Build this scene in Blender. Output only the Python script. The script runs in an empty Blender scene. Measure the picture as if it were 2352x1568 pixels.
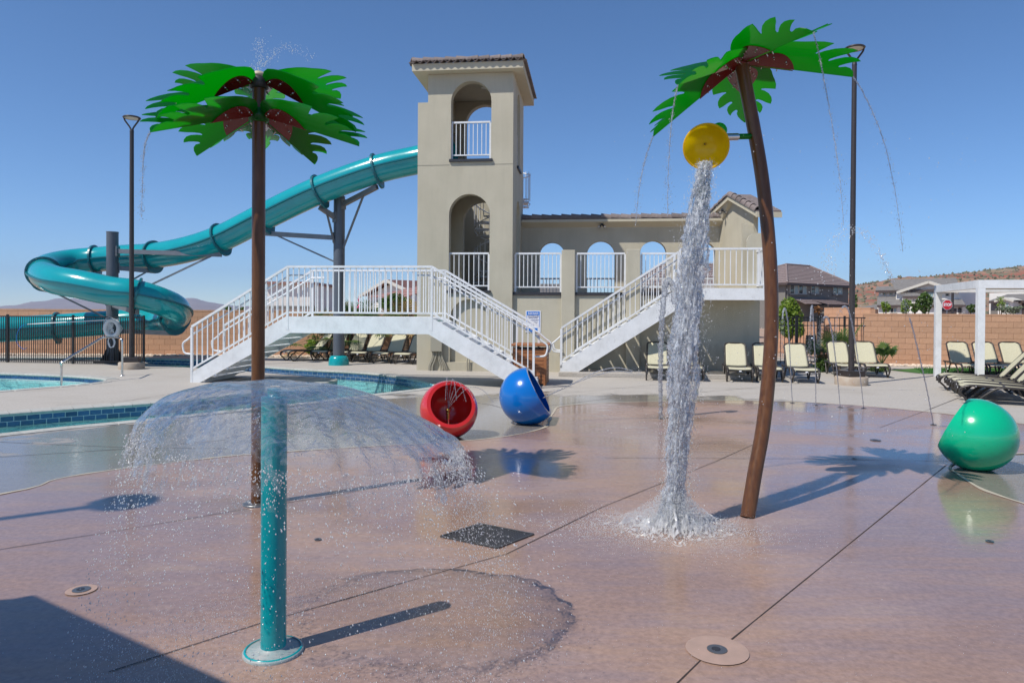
import bpy, math, random
from mathutils import Vector, Matrix, Euler, Quaternion, noise
from mathutils.geometry import tessellate_polygon
random.seed(7)
PI = math.pi
S = bpy.context.scene
COL = S.collection

# ------------------------------------------------------------------ camera, world, sun, exposure
FPX = 1620.0; CW = 2352.0; EYE = 1.70
SHIFT_PX = 54.0
cam_d = bpy.data.cameras.new('camera'); cam = bpy.data.objects.new('camera', cam_d); COL.objects.link(cam)
cam_d.sensor_width = 36.0; cam_d.lens = FPX / CW * 36.0
cam_d.shift_y = -SHIFT_PX / CW
cam_d.clip_start = 0.1; cam_d.clip_end = 20000
CAMROT = Euler((math.radians(89.5), 0, 0)).to_matrix() @ Matrix.Rotation(math.radians(0.35), 3, 'Z')
cam.matrix_world = Matrix.Translation((0, 0, EYE)) @ CAMROT.to_4x4()
S.camera = cam

SUN_TO = (0.81, 0.585); SUN_EL = 53.0          # where shadows point, height of the sun
world = bpy.data.worlds.new("World"); S.world = world; world.use_nodes = True
_wn = world.node_tree.nodes
_sky = _wn.new('ShaderNodeTexSky'); _sky.sky_type = 'NISHITA'; _sky.sun_disc = False
_sky.sun_elevation = math.radians(SUN_EL); _sky.sun_rotation = math.atan2(-SUN_TO[0], -SUN_TO[1]) % (2 * PI)
_sky.altitude = 3000; _sky.air_density = 1.0; _sky.dust_density = 0.0; _sky.ozone_density = 4.5
_hs = _wn.new('ShaderNodeHueSaturation'); _hs.inputs['Saturation'].default_value = 1.10
world.node_tree.links.new(_sky.outputs[0], _hs.inputs['Color']); world.node_tree.links.new(_hs.outputs[0], _wn['Background'].inputs[0])
_wn['Background'].inputs[1].default_value = 0.108
sun_d = bpy.data.lights.new('sun', 'SUN'); sun = bpy.data.objects.new('sun', sun_d); COL.objects.link(sun)
sun_d.energy = 3.6; sun_d.angle = math.radians(0.53); sun_d.color = (1.0, 0.95, 0.87)
_sd = Vector((SUN_TO[0], SUN_TO[1], 0)).normalized() * math.cos(math.radians(SUN_EL)); _sd.z = -math.sin(math.radians(SUN_EL))
sun.rotation_euler = _sd.to_track_quat('-Z', 'Y').to_euler(); sun.location = (-20, -15, 30)
S.view_settings.view_transform = 'Standard'; S.view_settings.look = 'None'
S.view_settings.exposure = 0.42; S.view_settings.gamma = 1.0; S.view_settings.use_curve_mapping = False
S.cycles.max_bounces = 10; S.cycles.transparent_max_bounces = 24; S.cycles.caustics_refractive = False; S.cycles.caustics_reflective = False
S.cycles.transmission_bounces = 6; S.cycles.glossy_bounces = 4; S.cycles.diffuse_bounces = 3

# ------------------------------------------------------------------ survey helpers: where sight lines meet planes
def ray(px, py):
    return (CAMROT @ Vector(((px - CW / 2) / FPX, (784.0 - py - SHIFT_PX) / FPX, -1.0))).normalized()
def G(px, py, z=0.0):
    d = ray(px, py); t = (z - EYE) / d.z
    return Vector((d.x * t, d.y * t, z))
def AT(px, py, Y):
    d = ray(px, py); t = Y / d.y
    return Vector((d.x * t, Y, EYE + d.z * t))
TH = math.radians(6.5)
BO = G(957, 850)                                  # front left corner of the tower
BU = Vector((math.cos(TH), -math.sin(TH), 0)); BV = Vector((math.sin(TH), math.cos(TH), 0))
def l2w(u, v, z=0.0): return BO + BU * u + BV * v + Vector((0, 0, z))
def BL(px, py, v):
    d = ray(px, py); o = Vector((0, 0, EYE)) - BO
    t = (v - o.dot(BV)) / d.dot(BV); p = o + d * t
    return p.dot(BU), p.z
def bu(px, v, py=716): return BL(px, py, v)[0]
def bz(py, v, px=1100): return BL(px, py, v)[1]
def w2l(p):
    q = p - BO; return Vector((q.dot(BU), q.dot(BV), p.z))

# ------------------------------------------------------------------ mesh building
class MB:
    def __init__(s): s.v = []; s.f = []; s.sm = []
    def add(s, vs, fs, smooth=False):
        b = len(s.v); s.v += [tuple(x) for x in vs]; s.f += [tuple(b + i for i in f) for f in fs]; s.sm += [smooth] * len(fs); return s
    def box(s, a, b):
        x0, y0, z0 = a; x1, y1, z1 = b
        return s.add([(x0,y0,z0),(x1,y0,z0),(x1,y1,z0),(x0,y1,z0),(x0,y0,z1),(x1,y0,z1),(x1,y1,z1),(x0,y1,z1)],
                     [(0,3,2,1),(4,5,6,7),(0,1,5,4),(1,2,6,5),(2,3,7,6),(3,0,4,7)])
    def cbox(s, c, sz, M=None):
        hx, hy, hz = sz[0]/2, sz[1]/2, sz[2]/2
        vs = [Vector((sx*hx, sy*hy, sz_*hz)) for sz_ in (-1,1) for sx, sy in ((-1,-1),(1,-1),(1,1),(-1,1))]
        if M is not None: vs = [M @ v for v in vs]
        c = Vector(c)
        return s.add([v + c for v in vs], [(0,3,2,1),(4,5,6,7),(0,1,5,4),(1,2,6,5),(2,3,7,6),(3,0,4,7)])
    def bar(s, p, q, w, h, up=(0,0,1)):
        p = Vector(p); q = Vector(q); d = (q - p).normalized(); up = Vector(up)
        sd = d.cross(up)
        if sd.length < 1e-4: sd = d.cross(Vector((0,1,0)))
        sd.normalize(); u2 = sd.cross(d).normalized()
        vs = []
        for c in (p, q):
            for a, b in ((-1,-1),(1,-1),(1,1),(-1,1)): vs.append(c + sd*a*w/2 + u2*b*h/2)
        return s.add(vs, [(0,1,2,3),(7,6,5,4),(0,4,5,1),(1,5,6,2),(2,6,7,3),(3,7,4,0)])
    def tube(s, pts, r, n=10, caps=True, closed=False):
        pts = [Vector(p) for p in pts]; N = len(pts)
        rs = r if isinstance(r, (list, tuple)) else [r]*N
        ref = None; rings = []
        for i, p in enumerate(pts):
            if closed: t = pts[(i+1)%N] - pts[i-1]
            else: t = pts[min(i+1,N-1)] - pts[max(i-1,0)]
            t.normalize()
            if ref is None: ref = t.orthogonal().normalized()
            ref = (ref - t*ref.dot(t)).normalized(); b = t.cross(ref)
            rings.append([p + (ref*math.cos(2*PI*k/n) + b*math.sin(2*PI*k/n))*rs[i] for k in range(n)])
        vs = [v for R in rings for v in R]; fs = []
        M = N if closed else N-1
        for i in range(M):
            j = (i+1) % N
            for k in range(n):
                fs.append((i*n+k, i*n+(k+1)%n, j*n+(k+1)%n, j*n+k))
        s.add(vs, fs, True)
        if caps and not closed:
            s.add(rings[0], [tuple(range(n))[::-1]]); s.add(rings[-1], [tuple(range(n))])
        return s
    def cyl(s, p, q, r, r2=None, n=16): return s.tube([p, q], [r, r if r2 is None else r2], n)
    def lathe(s, prof, n=32, M=None, smooth=True):
        vs = [];
        for (r, z) in prof:
            for k in range(n):
                v = Vector((r*math.cos(2*PI*k/n), r*math.sin(2*PI*k/n), z)); vs.append(M @ v if M is not None else v)
        fs = []
        for i in range(len(prof)-1):
            for k in range(n): fs.append((i*n+k, i*n+(k+1)%n, (i+1)*n+(k+1)%n, (i+1)*n+k))
        return s.add(vs, fs, smooth)
    def slab(s, loops, Mf, t):
        """flat plate with holes: loops of (a,b); Mf(a,b,c)->point, c from 0 to t"""
        flat = [p for L in loops for p in L]
        tris = tessellate_polygon([[Vector((a, b, 0)) for a, b in L] for L in loops])
        s.add([Mf(a, b, 0) for a, b in flat], tris)
        if t:
            s.add([Mf(a, b, t) for a, b in flat], [x[::-1] for x in tris])
            for L in loops:
                n = len(L); vs = [Mf(a, b, 0) for a, b in L] + [Mf(a, b, t) for a, b in L]
                s.add(vs, [(i, (i+1)%n, n+(i+1)%n, n+i) for i in range(n)])
        return s
    def ico(s, c, r, stretch=None):
        x, z = .525731*r, .850651*r
        vs = [(-x,0,z),(x,0,z),(-x,0,-z),(x,0,-z),(0,z,x),(0,z,-x),(0,-z,x),(0,-z,-x),(z,x,0),(-z,x,0),(z,-x,0),(-z,-x,0)]
        if stretch: vs = [(a*stretch[0], b*stretch[1], d*stretch[2]) for a, b, d in vs]
        return s.add([(a+c[0], b+c[1], d+c[2]) for a, b, d in vs],
            [(0,4,1),(0,9,4),(9,5,4),(4,5,8),(4,8,1),(8,10,1),(8,3,10),(5,3,8),(5,2,3),(2,7,3),(7,10,3),(7,6,10),(7,11,6),(11,0,6),(0,1,6),(6,1,10),(9,0,11),(9,11,2),(9,2,5),(7,2,11)], True)
    def octa(s, c, r, d=None, st=1.0):
        c = Vector(c)
        if d is None: ax = (Vector((r,0,0)), Vector((0,r,0)), Vector((0,0,r)))
        else:
            d = Vector(d).normalized(); o = d.orthogonal().normalized(); ax = (o*r, d.cross(o)*r, d*r*st)
        return s.add([c+ax[0], c-ax[0], c+ax[1], c-ax[1], c+ax[2], c-ax[2]],
            [(0,2,4),(2,1,4),(1,3,4),(3,0,4),(2,0,5),(1,2,5),(3,1,5),(0,3,5)], True)
    def mesh(s, name, off=Vector((0,0,0)), fix=True):
        me = bpy.data.meshes.new(name)
        me.from_pydata([(v[0]-off[0], v[1]-off[1], v[2]-off[2]) for v in s.v], [], s.f)
        me.polygons.foreach_set('use_smooth', s.sm); me.update()
        if fix and len(s.f) < 6000:
            import bmesh
            bm = bmesh.new(); bm.from_mesh(me); bmesh.ops.recalc_face_normals(bm, faces=bm.faces); bm.to_mesh(me); bm.free()
        return me

OFF = {}; GRP = {}
def tag(o, label=None, cat=None, group=None, kind=None):
    if label: o['label'] = label
    if cat: o['category'] = cat
    if group: o['group'] = group
    if kind: o['kind'] = kind
    return o
def thing(name, label, cat, loc=(0,0,0), group=None, frame=False, rotz=0.0):
    """Empty at the thing's base. frame=True: loc and all part coordinates are in the building's axes"""
    o = bpy.data.objects.new(name, None); COL.objects.link(o); loc = Vector(loc)
    if frame:
        o.location = l2w(*loc); o.rotation_euler = (0, 0, -TH); OFF[o.name] = loc.copy()
    else:
        o.location = loc; o.rotation_euler = (0, 0, rotz); OFF[o.name] = loc.copy() if rotz == 0 else Vector((0,0,0))
    return tag(o, label, cat, group)
def part(name, mb, mat, parent=None, label=None, kind=None, fix=True, bevel=0):
    off = OFF.get(parent.name, Vector((0,0,0))) if parent else Vector((0,0,0))
    me = mb.mesh(name, off, fix); me.materials.append(mat)
    o = bpy.data.objects.new(name, me); COL.objects.link(o)
    if parent: o.parent = parent; OFF[o.name] = off
    if label: o['label'] = label
    if kind: o['kind'] = kind
    if bevel:
        m = o.modifiers.new('bevel', 'BEVEL'); m.width = bevel; m.segments = 2; m.limit_method = 'ANGLE'
    return o
def solo(name, mb, mat, label, cat, group=None, kind=None, org=None, fix=True):
    org = Vector(org) if org is not None else Vector((0,0,0))
    me = mb.mesh(name, org, fix); me.materials.append(mat)
    o = bpy.data.objects.new(name, me); o.location = org; COL.objects.link(o)
    return tag(o, label, cat, group, kind)
def inst(name, me, parent, loc, rot=(0,0,0), scale=(1,1,1)):
    off = OFF.get(parent.name, Vector((0,0,0))) if parent else Vector((0,0,0))
    o = bpy.data.objects.new(name, me); COL.objects.link(o)
    o.location = Vector(loc) - off; o.rotation_euler = rot; o.scale = scale
    if parent: o.parent = parent; OFF[o.name] = off
    return o
def copy_tree(o, parent=None):
    c = o.copy(); COL.objects.link(c)
    if parent: c.parent = parent
    for ch in list(o.children): copy_tree(ch, c)
    return c
def crom(P, n=8, closed=False):
    P = [Vector(p) for p in P]; out = []; N = len(P)
    rng = range(N) if closed else range(N-1)
    for i in rng:
        if closed: a, b, c, d = P[i-1], P[i], P[(i+1)%N], P[(i+2)%N]
        else: a, b, c, d = P[max(i-1,0)], P[i], P[i+1], P[min(i+2,N-1)]
        for k in range(n):
            t = k/n; out.append(0.5*((2*b)+(c-a)*t+(2*a-5*b+4*c-d)*t*t+(3*b-a-3*c+d)*t**3))
    if not closed: out.append(P[-1])
    return out
def resample(P, step):
    out = [P[0].copy()]; acc = 0
    for a, b in zip(P, P[1:]):
        L = (b-a).length
        if L < 1e-6: continue
        t = step - acc
        while t <= L: out.append(a + (b-a)*(t/L)); t += step
        acc = L - (t - step)
    return out
def smoothstep(a, b, x):
    t = min(1, max(0, (x-a)/(b-a))); return t*t*(3-2*t)

# ------------------------------------------------------------------ materials
def M(name, col, rough=.6, metal=0.0, col2=None, vs=4.0, bump=0.0, bs=60.0, coat=0.0, spec=.5, vstretch=None, rough2=None, detail=4):
    m = bpy.data.materials.new(name); m.use_nodes = True; nt = m.node_tree; n = nt.nodes; L = nt.links
    b = n['Principled BSDF']; b.inputs['Base Color'].default_value = (*col, 1); b.inputs['Roughness'].default_value = rough
    b.inputs['Metallic'].default_value = metal; b.inputs['Coat Weight'].default_value = coat; b.inputs['Coat Roughness'].default_value = .08
    b.inputs['Specular IOR Level'].default_value = spec
    tc = n.new('ShaderNodeTexCoord'); mp = n.new('ShaderNodeMapping'); L.new(tc.outputs['Object'], mp.inputs[0])
    if vstretch: mp.inputs['Scale'].default_value = vstretch
    if col2:
        t = n.new('ShaderNodeTexNoise'); t.inputs['Scale'].default_value = vs; t.inputs['Detail'].default_value = detail; t.inputs['Roughness'].default_value = .6
        L.new(mp.outputs[0], t.inputs['Vector'])
        r = n.new('ShaderNodeValToRGB'); r.color_ramp.elements[0].position = .33; r.color_ramp.elements[1].position = .67
        r.color_ramp.elements[0].color = (*col, 1); r.color_ramp.elements[1].color = (*col2, 1)
        L.new(t.outputs['Fac'], r.inputs[0]); L.new(r.outputs[0], b.inputs['Base Color'])
        if rough2 is not None:
            q = n.new('ShaderNodeMapRange'); q.inputs[1].default_value = .35; q.inputs[2].default_value = .65
            q.inputs[3].default_value = rough; q.inputs[4].default_value = rough2
            L.new(t.outputs['Fac'], q.inputs[0]); L.new(q.outputs[0], b.inputs['Roughness'])
    if bump:
        t = n.new('ShaderNodeTexNoise'); t.inputs['Scale'].default_value = bs; t.inputs['Detail'].default_value = 3
        L.new(mp.outputs[0], t.inputs['Vector'])
        k = n.new('ShaderNodeBump'); k.inputs['Strength'].default_value = bump; k.inputs['Distance'].default_value = .01
        L.new(t.outputs['Fac'], k.inputs['Height']); L.new(k.outputs[0], b.inputs['Normal'])
    return m
def piece_var(m, amt=.25):
    """each separate piece gets its own slight shade"""
    nt = m.node_tree; n = nt.nodes; L = nt.links; b = n['Principled BSDF']
    oi = n.new('ShaderNodeObjectInfo'); mr = n.new('ShaderNodeMapRange'); mr.inputs[3].default_value = 1-amt; mr.inputs[4].default_value = 1+amt
    L.new(oi.outputs['Random'], mr.inputs[0])
    hs = n.new('ShaderNodeHueSaturation'); L.new(mr.outputs[0], hs.inputs['Value'])
    if b.inputs['Base Color'].links: L.new(b.inputs['Base Color'].links[0].from_socket, hs.inputs['Color'])
    else: hs.inputs['Color'].default_value = b.inputs['Base Color'].default_value
    L.new(hs.outputs[0], b.inputs['Base Color']); return m

m_stucco = M('stucco', (.445,.408,.312), .9, col2=(.51,.47,.365), vs=.9, bump=.6, bs=70, detail=8)
def streaks(m, amt, scale, st):
    n = m.node_tree.nodes; L = m.node_tree.links; b = n['Principled BSDF']; src = b.inputs['Base Color'].links[0].from_socket
    tc = n.new('ShaderNodeTexCoord'); mp = n.new('ShaderNodeMapping'); mp.inputs['Scale'].default_value = st; t = n.new('ShaderNodeTexNoise'); t.inputs['Scale'].default_value = scale; t.inputs['Detail'].default_value = 6; t.inputs['Roughness'].default_value = .7
    L.new(tc.outputs['Object'], mp.inputs[0]); L.new(mp.outputs[0], t.inputs['Vector']); r = n.new('ShaderNodeMapRange'); r.inputs[1].default_value = .45; r.inputs[2].default_value = .72; r.inputs[3].default_value = 1.0; r.inputs[4].default_value = 1-amt; L.new(t.outputs['Fac'], r.inputs[0])
    x = n.new('ShaderNodeMix'); x.data_type = 'RGBA'; x.blend_type = 'MULTIPLY'; x.inputs[0].default_value = 1; L.new(src, x.inputs[6]); L.new(r.outputs[0], x.inputs[7]); L.new(x.outputs[2], b.inputs['Base Color'])
streaks(m_stucco, .08, 2.2, (2.2,2.2,.22))
m_stucco_trim = M('stucco_trim', (.50,.455,.345), .9, col2=(.53,.485,.37), vs=2, bump=.2, bs=80)
m_white = M('white_paint', (.79,.80,.81), .35, col2=(.69,.70,.70), vs=2.2, detail=9)
streaks(m_white, .14, 5, (1.5,1.5,1))
m_white2 = M('white_powder_coat', (.74,.75,.76), .4)
m_rtile = piece_var(M('roof_tile_clay', (.15,.12,.115), .8, col2=(.22,.18,.165), vs=9, bump=.3, bs=60), .22)
m_dark = M('dark_metal', (.03,.03,.035), .45)
m_gal = M('galvanised_steel', (.16,.17,.19), .45, metal=.3, col2=(.2,.21,.23), vs=6)
m_steel = M('stainless_steel', (.62,.62,.62), .22, metal=1.0)
m_pipe = M('painted_conduit', (.33,.31,.25), .7)
m_slide = M('slide_fibreglass', (.003,.29,.325), .2, col2=(.004,.33,.36), vs=2, coat=.5, bump=.12, bs=14)
m_flange = M('slide_flange', (.003,.12,.15), .35)
m_colgrey = M('column_paint', (.085,.098,.12), .4, col2=(.1,.112,.135), vs=2)
m_teal = M('teal_paint', (.0,.31,.33), .25, coat=.4, col2=(.0,.27,.30), vs=25)  # second tone puts rippling caustic light into the paint colour
m_brownpole = M('brown_pole_paint', (.085,.034,.013), .30, coat=.1, spec=.35, col2=(.14,.058,.020), vs=5, vstretch=(6,6,1), bump=.05, bs=40)
m_bronze = M('lamp_post_bronze', (.035,.028,.028), .4, col2=(.045,.036,.034), vs=20)
m_lens = M('lamp_lens', (.55,.53,.48), .4)
m_conc = M('concrete_cast', (.36,.27,.2), .85, col2=(.42,.36,.29), vs=6, bump=.3, bs=70)
m_sling = M('sling_fabric', (.46,.43,.30), .85, col2=(.56,.53,.38), vs=45, bump=.25, bs=400)
m_lframe = M('lounger_resin', (.038,.032,.028), .38)
m_block = piece_var(M('block_face', (.52,.29,.175), .92, col2=(.58,.335,.21), vs=14, bump=.5, bs=120), .07)
m_mortar = M('mortar', (.42,.245,.155), .95)
m_black = M('black_iron', (.012,.012,.014), .4)
m_red = M('red_fibreglass', (.56,.02,.015), .22, coat=.6)
m_blue = M('blue_fibreglass', (.0,.14,.50), .2, coat=.6)
m_green = M('green_fibreglass', (.0,.42,.21), .2, coat=.6)
m_brass = M('brass', (.45,.3,.08), .35, metal=1)
m_tileblue = piece_var(M('pool_tile', (.028,.075,.18), .12, col2=(.045,.11,.24), vs=30, coat=.6), .25)
m_grout = M('grout', (.68,.70,.70), .8)
m_coping = piece_var(M('coping_stone', (.47,.46,.42), .8, col2=(.36,.36,.33), vs=12, bump=.4, bs=50), .08)
m_plaster = M('pool_plaster', (.50,.82,.83), .7, col2=(.62,.9,.9), vs=3)
m_rock = piece_var(M('rock', (.5,.4,.31), .9, col2=(.62,.52,.42), vs=5), .2)
def leafmat(name, a, b_):
    m = bpy.data.materials.new(name); m.use_nodes = True; nt = m.node_tree; n = nt.nodes; L = nt.links; n.clear(); out = n.new('ShaderNodeOutputMaterial')
    t = n.new('ShaderNodeTexNoise'); t.inputs['Scale'].default_value = 5; tc = n.new('ShaderNodeTexCoord'); L.new(tc.outputs['Object'], t.inputs['Vector'])
    r = n.new('ShaderNodeValToRGB'); r.color_ramp.elements[0].position = .35; r.color_ramp.elements[1].position = .65; r.color_ramp.elements[0].color = (*a,1); r.color_ramp.elements[1].color = (*b_,1); L.new(t.outputs['Fac'], r.inputs[0])
    p = n.new('ShaderNodeBsdfPrincipled'); p.inputs['Roughness'].default_value = .5; L.new(r.outputs[0], p.inputs['Base Color']); q = n.new('ShaderNodeBsdfTranslucent'); L.new(r.outputs[0], q.inputs[0])
    x = n.new('ShaderNodeMixShader'); x.inputs[0].default_value = .45; L.new(p.outputs[0], x.inputs[1]); L.new(q.outputs[0], x.inputs[2]); L.new(x.outputs[0], out.inputs[0]); return m
m_grass = M('turf_blades', (.03,.12,.02), .7, col2=(.06,.17,.03), vs=40)
m_wood = M('cedar_board', (.28,.10,.035), .55, col2=(.37,.15,.055), vs=6, vstretch=(1,1,14))
m_signblue = M('sign_blue', (.01,.17,.6), .4); m_signwhite = M('sign_white', (.8,.8,.84), .4)
m_ink = M('sign_ink', (.12,.12,.25), .5)
m_stopred = M('stop_red', (.55,.01,.02), .4)
m_leaf = leafmat('leaf_green', (.06,.13,.02), (.13,.21,.035))
m_leafy = leafmat('leaf_yellow_green', (.17,.29,.03), (.28,.38,.05))
m_palmleaf = leafmat('fan_palm_leaf', (.08,.16,.035), (.17,.24,.06))
m_palmdry = M('fan_palm_dry_leaf', (.36,.25,.1), .7, col2=(.28,.2,.07), vs=5)
m_bark = M('bark', (.13,.09,.06), .9, bump=.5, bs=30)
m_flower = M('purple_flower', (.12,.06,.22), .7)
m_glass = M('window_glass', (.012,.02,.025), .06, spec=.8)
m_curtain = M('window_blind', (.28,.36,.36), .3)
m_hgrey = M('house_stucco_grey', (.2,.185,.165), .9, bump=.2, bs=60)
m_hwhite = M('house_stucco_white', (.76,.73,.68), .9)
m_htrim = M('house_trim', (.55,.52,.46), .8)
m_hroofb = M('house_roof_brown', (.2,.15,.14), .85, col2=(.26,.2,.185), vs=3)
m_hroofg = M('house_roof_grey', (.19,.175,.165), .85, col2=(.25,.235,.22), vs=3)
m_hroofr = M('house_roof_red', (.28,.15,.13), .85, col2=(.36,.2,.17), vs=4)
m_fascia = M('house_fascia_dark', (.07,.05,.045), .6)
m_pink = M('pink_plastic', (.7,.15,.25), .5)
# ------------------------------------------------------------------ special materials
def nodes_mat(name):
    m = bpy.data.materials.new(name); m.use_nodes = True; nt = m.node_tree; nt.nodes.clear()
    out = nt.nodes.new('ShaderNodeOutputMaterial'); return m, nt.nodes, nt.links, out
def concrete_mat(name, cols, r_dry, r_wet, wet_scale, wet_lo, wet_hi, darken, wetdist=None):
    m = bpy.data.materials.new(name); m.use_nodes = True; n = m.node_tree.nodes; L = m.node_tree.links; b = n['Principled BSDF']
    tc = n.new('ShaderNodeTexCoord')
    def noise_(scale, detail=4, stretch=None, rough=.55):
        t = n.new('ShaderNodeTexNoise'); t.inputs['Scale'].default_value = scale; t.inputs['Detail'].default_value = detail; t.inputs['Roughness'].default_value = rough
        if stretch:
            mp = n.new('ShaderNodeMapping'); mp.inputs['Scale'].default_value = stretch; L.new(tc.outputs['Object'], mp.inputs[0]); L.new(mp.outputs[0], t.inputs['Vector'])
        else: L.new(tc.outputs['Object'], t.inputs['Vector'])
        return t
    big = noise_(.55, 5); fine = noise_(26, 5, rough=.7); streak = noise_(3.0, 5, (.35, 2.2, 1), .65)
    r = n.new('ShaderNodeValToRGB'); e = r.color_ramp.elements; e[0].position = .3; e[0].color = (*cols[0], 1); e[1].position = .7; e[1].color = (*cols[-1], 1)
    for k, c in enumerate(cols[1:-1]):
        x = e.new(.3 + .4*(k+1)/(len(cols)-1)); x.color = (*c, 1)
    a1 = n.new('ShaderNodeMath'); a1.operation = 'MULTIPLY_ADD'; a1.inputs[1].default_value = .45; L.new(streak.outputs['Fac'], a1.inputs[0])
    a2 = n.new('ShaderNodeMath'); a2.operation = 'MULTIPLY'; a2.inputs[1].default_value = .55; L.new(big.outputs['Fac'], a2.inputs[0]); L.new(a2.outputs[0], a1.inputs[2])
    L.new(a1.outputs[0], r.inputs[0])
    mx = n.new('ShaderNodeMix'); mx.data_type = 'RGBA'; mx.blend_type = 'MULTIPLY'; mx.inputs[0].default_value = .5
    fr = n.new('ShaderNodeMapRange'); fr.inputs[1].default_value = .25; fr.inputs[2].default_value = .75; fr.inputs[3].default_value = .5; fr.inputs[4].default_value = 1.4
    L.new(fine.outputs['Fac'], fr.inputs[0]); L.new(r.outputs[0], mx.inputs[6]); L.new(fr.outputs[0], mx.inputs[7])
    wet = noise_(wet_scale, 4, (1, 1.5, 1))
    wr = n.new('ShaderNodeMapRange'); wr.inputs[1].default_value = wet_lo; wr.inputs[2].default_value = wet_hi
    if wetdist:
        # water spreads from the splash pad outwards: distance from its centre in metres
        vd = n.new('ShaderNodeVectorMath'); vd.operation = 'DISTANCE'; vd.inputs[1].default_value = (wetdist[0], wetdist[1], 0)
        L.new(tc.outputs['Object'], vd.inputs[0])
        q = n.new('ShaderNodeMapRange'); q.inputs[1].default_value = wetdist[2]; q.inputs[2].default_value = wetdist[3]; q.inputs[3].default_value = .35; q.inputs[4].default_value = -.35
        L.new(vd.outputs['Value'], q.inputs[0])
        ad = n.new('ShaderNodeMath'); L.new(wet.outputs['Fac'], ad.inputs[0]); L.new(q.outputs[0], ad.inputs[1]); L.new(ad.outputs[0], wr.inputs[0])
    else: L.new(wet.outputs['Fac'], wr.inputs[0])
    dk = n.new('ShaderNodeMix'); dk.data_type = 'RGBA'; dk.blend_type = 'MULTIPLY'; dk.inputs[7].default_value = (darken, darken*.97, darken*.94, 1)
    L.new(wr.outputs[0], dk.inputs[0]); L.new(mx.outputs[2], dk.inputs[6]); L.new(dk.outputs[2], b.inputs['Base Color'])
    rr = n.new('ShaderNodeMapRange'); rr.inputs[3].default_value = r_dry; rr.inputs[4].default_value = r_wet
    L.new(wr.outputs[0], rr.inputs[0]); L.new(rr.outputs[0], b.inputs['Roughness'])
    bs = noise_(6, 4, (.5, 3.0, 1)); bp = n.new('ShaderNodeBump'); bp.inputs['Distance'].default_value = .0020; bp.inputs['Strength'].default_value = .6
    bf = n.new('ShaderNodeMath'); bf.operation = 'MULTIPLY_ADD'; bf.inputs[1].default_value = .28; L.new(fine.outputs['Fac'], bf.inputs[0]); L.new(bs.outputs['Fac'], bf.inputs[2])
    L.new(bf.outputs[0], bp.inputs['Height']); L.new(bp.outputs[0], b.inputs['Normal'])
    b.inputs['Specular IOR Level'].default_value = .5
    return m
m_pad = concrete_mat('stained_wet_concrete', [(.30,.215,.20), (.39,.255,.19), (.335,.24,.22), (.43,.305,.23)], .40, .085, .42, .36, .56, .80)
m_deck = concrete_mat('broom_concrete', [(.37,.33,.28), (.44,.405,.36), (.41,.37,.325)], .8, .12, .8, .50, .62, .55, wetdist=(1.0, 7.0, 6.6, 9.5))
m_joint = M('joint_groove', (.05,.035,.03), .9)
m_cream = M('pad_edge_band', (.5,.44,.34), .6, col2=(.42,.36,.28), vs=8)
m_desert = M('desert_soil', (.36,.24,.17), .95, col2=(.42,.3,.22), vs=.8, bump=.4, bs=12)
m_gravel = M('gravel_bed', (.42,.34,.27), .95, col2=(.5,.41,.33), vs=12, bump=.6, bs=40)

def water_surface(name, tint, bump_s, bump_d):
    m, n, L, out = nodes_mat(name)
    tr = n.new('ShaderNodeBsdfTransparent'); tr.inputs[0].default_value = (*tint, 1)
    gl = n.new('ShaderNodeBsdfGlossy'); gl.inputs['Roughness'].default_value = .03
    tc = n.new('ShaderNodeTexCoord'); t = n.new('ShaderNodeTexNoise'); t.inputs['Scale'].default_value = bump_s; t.inputs['Detail'].default_value = 4; t.inputs['Distortion'].default_value = .6
    L.new(tc.outputs['Object'], t.inputs['Vector'])
    bp = n.new('ShaderNodeBump'); bp.inputs['Distance'].default_value = bump_d; bp.inputs['Strength'].default_value = 1; L.new(t.outputs['Fac'], bp.inputs['Height'])
    L.new(bp.outputs[0], gl.inputs['Normal'])
    f = n.new('ShaderNodeFresnel'); f.inputs[0].default_value = 1.33; L.new(bp.outputs[0], f.inputs['Normal'])
    mx = n.new('ShaderNodeMixShader'); L.new(f.outputs[0], mx.inputs[0]); L.new(tr.outputs[0], mx.inputs[1]); L.new(gl.outputs[0], mx.inputs[2])
    L.new(mx.outputs[0], out.inputs[0]); return m
m_pool = water_surface('pool_water', (.74,.95,.95), 3.2, .10)
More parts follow.
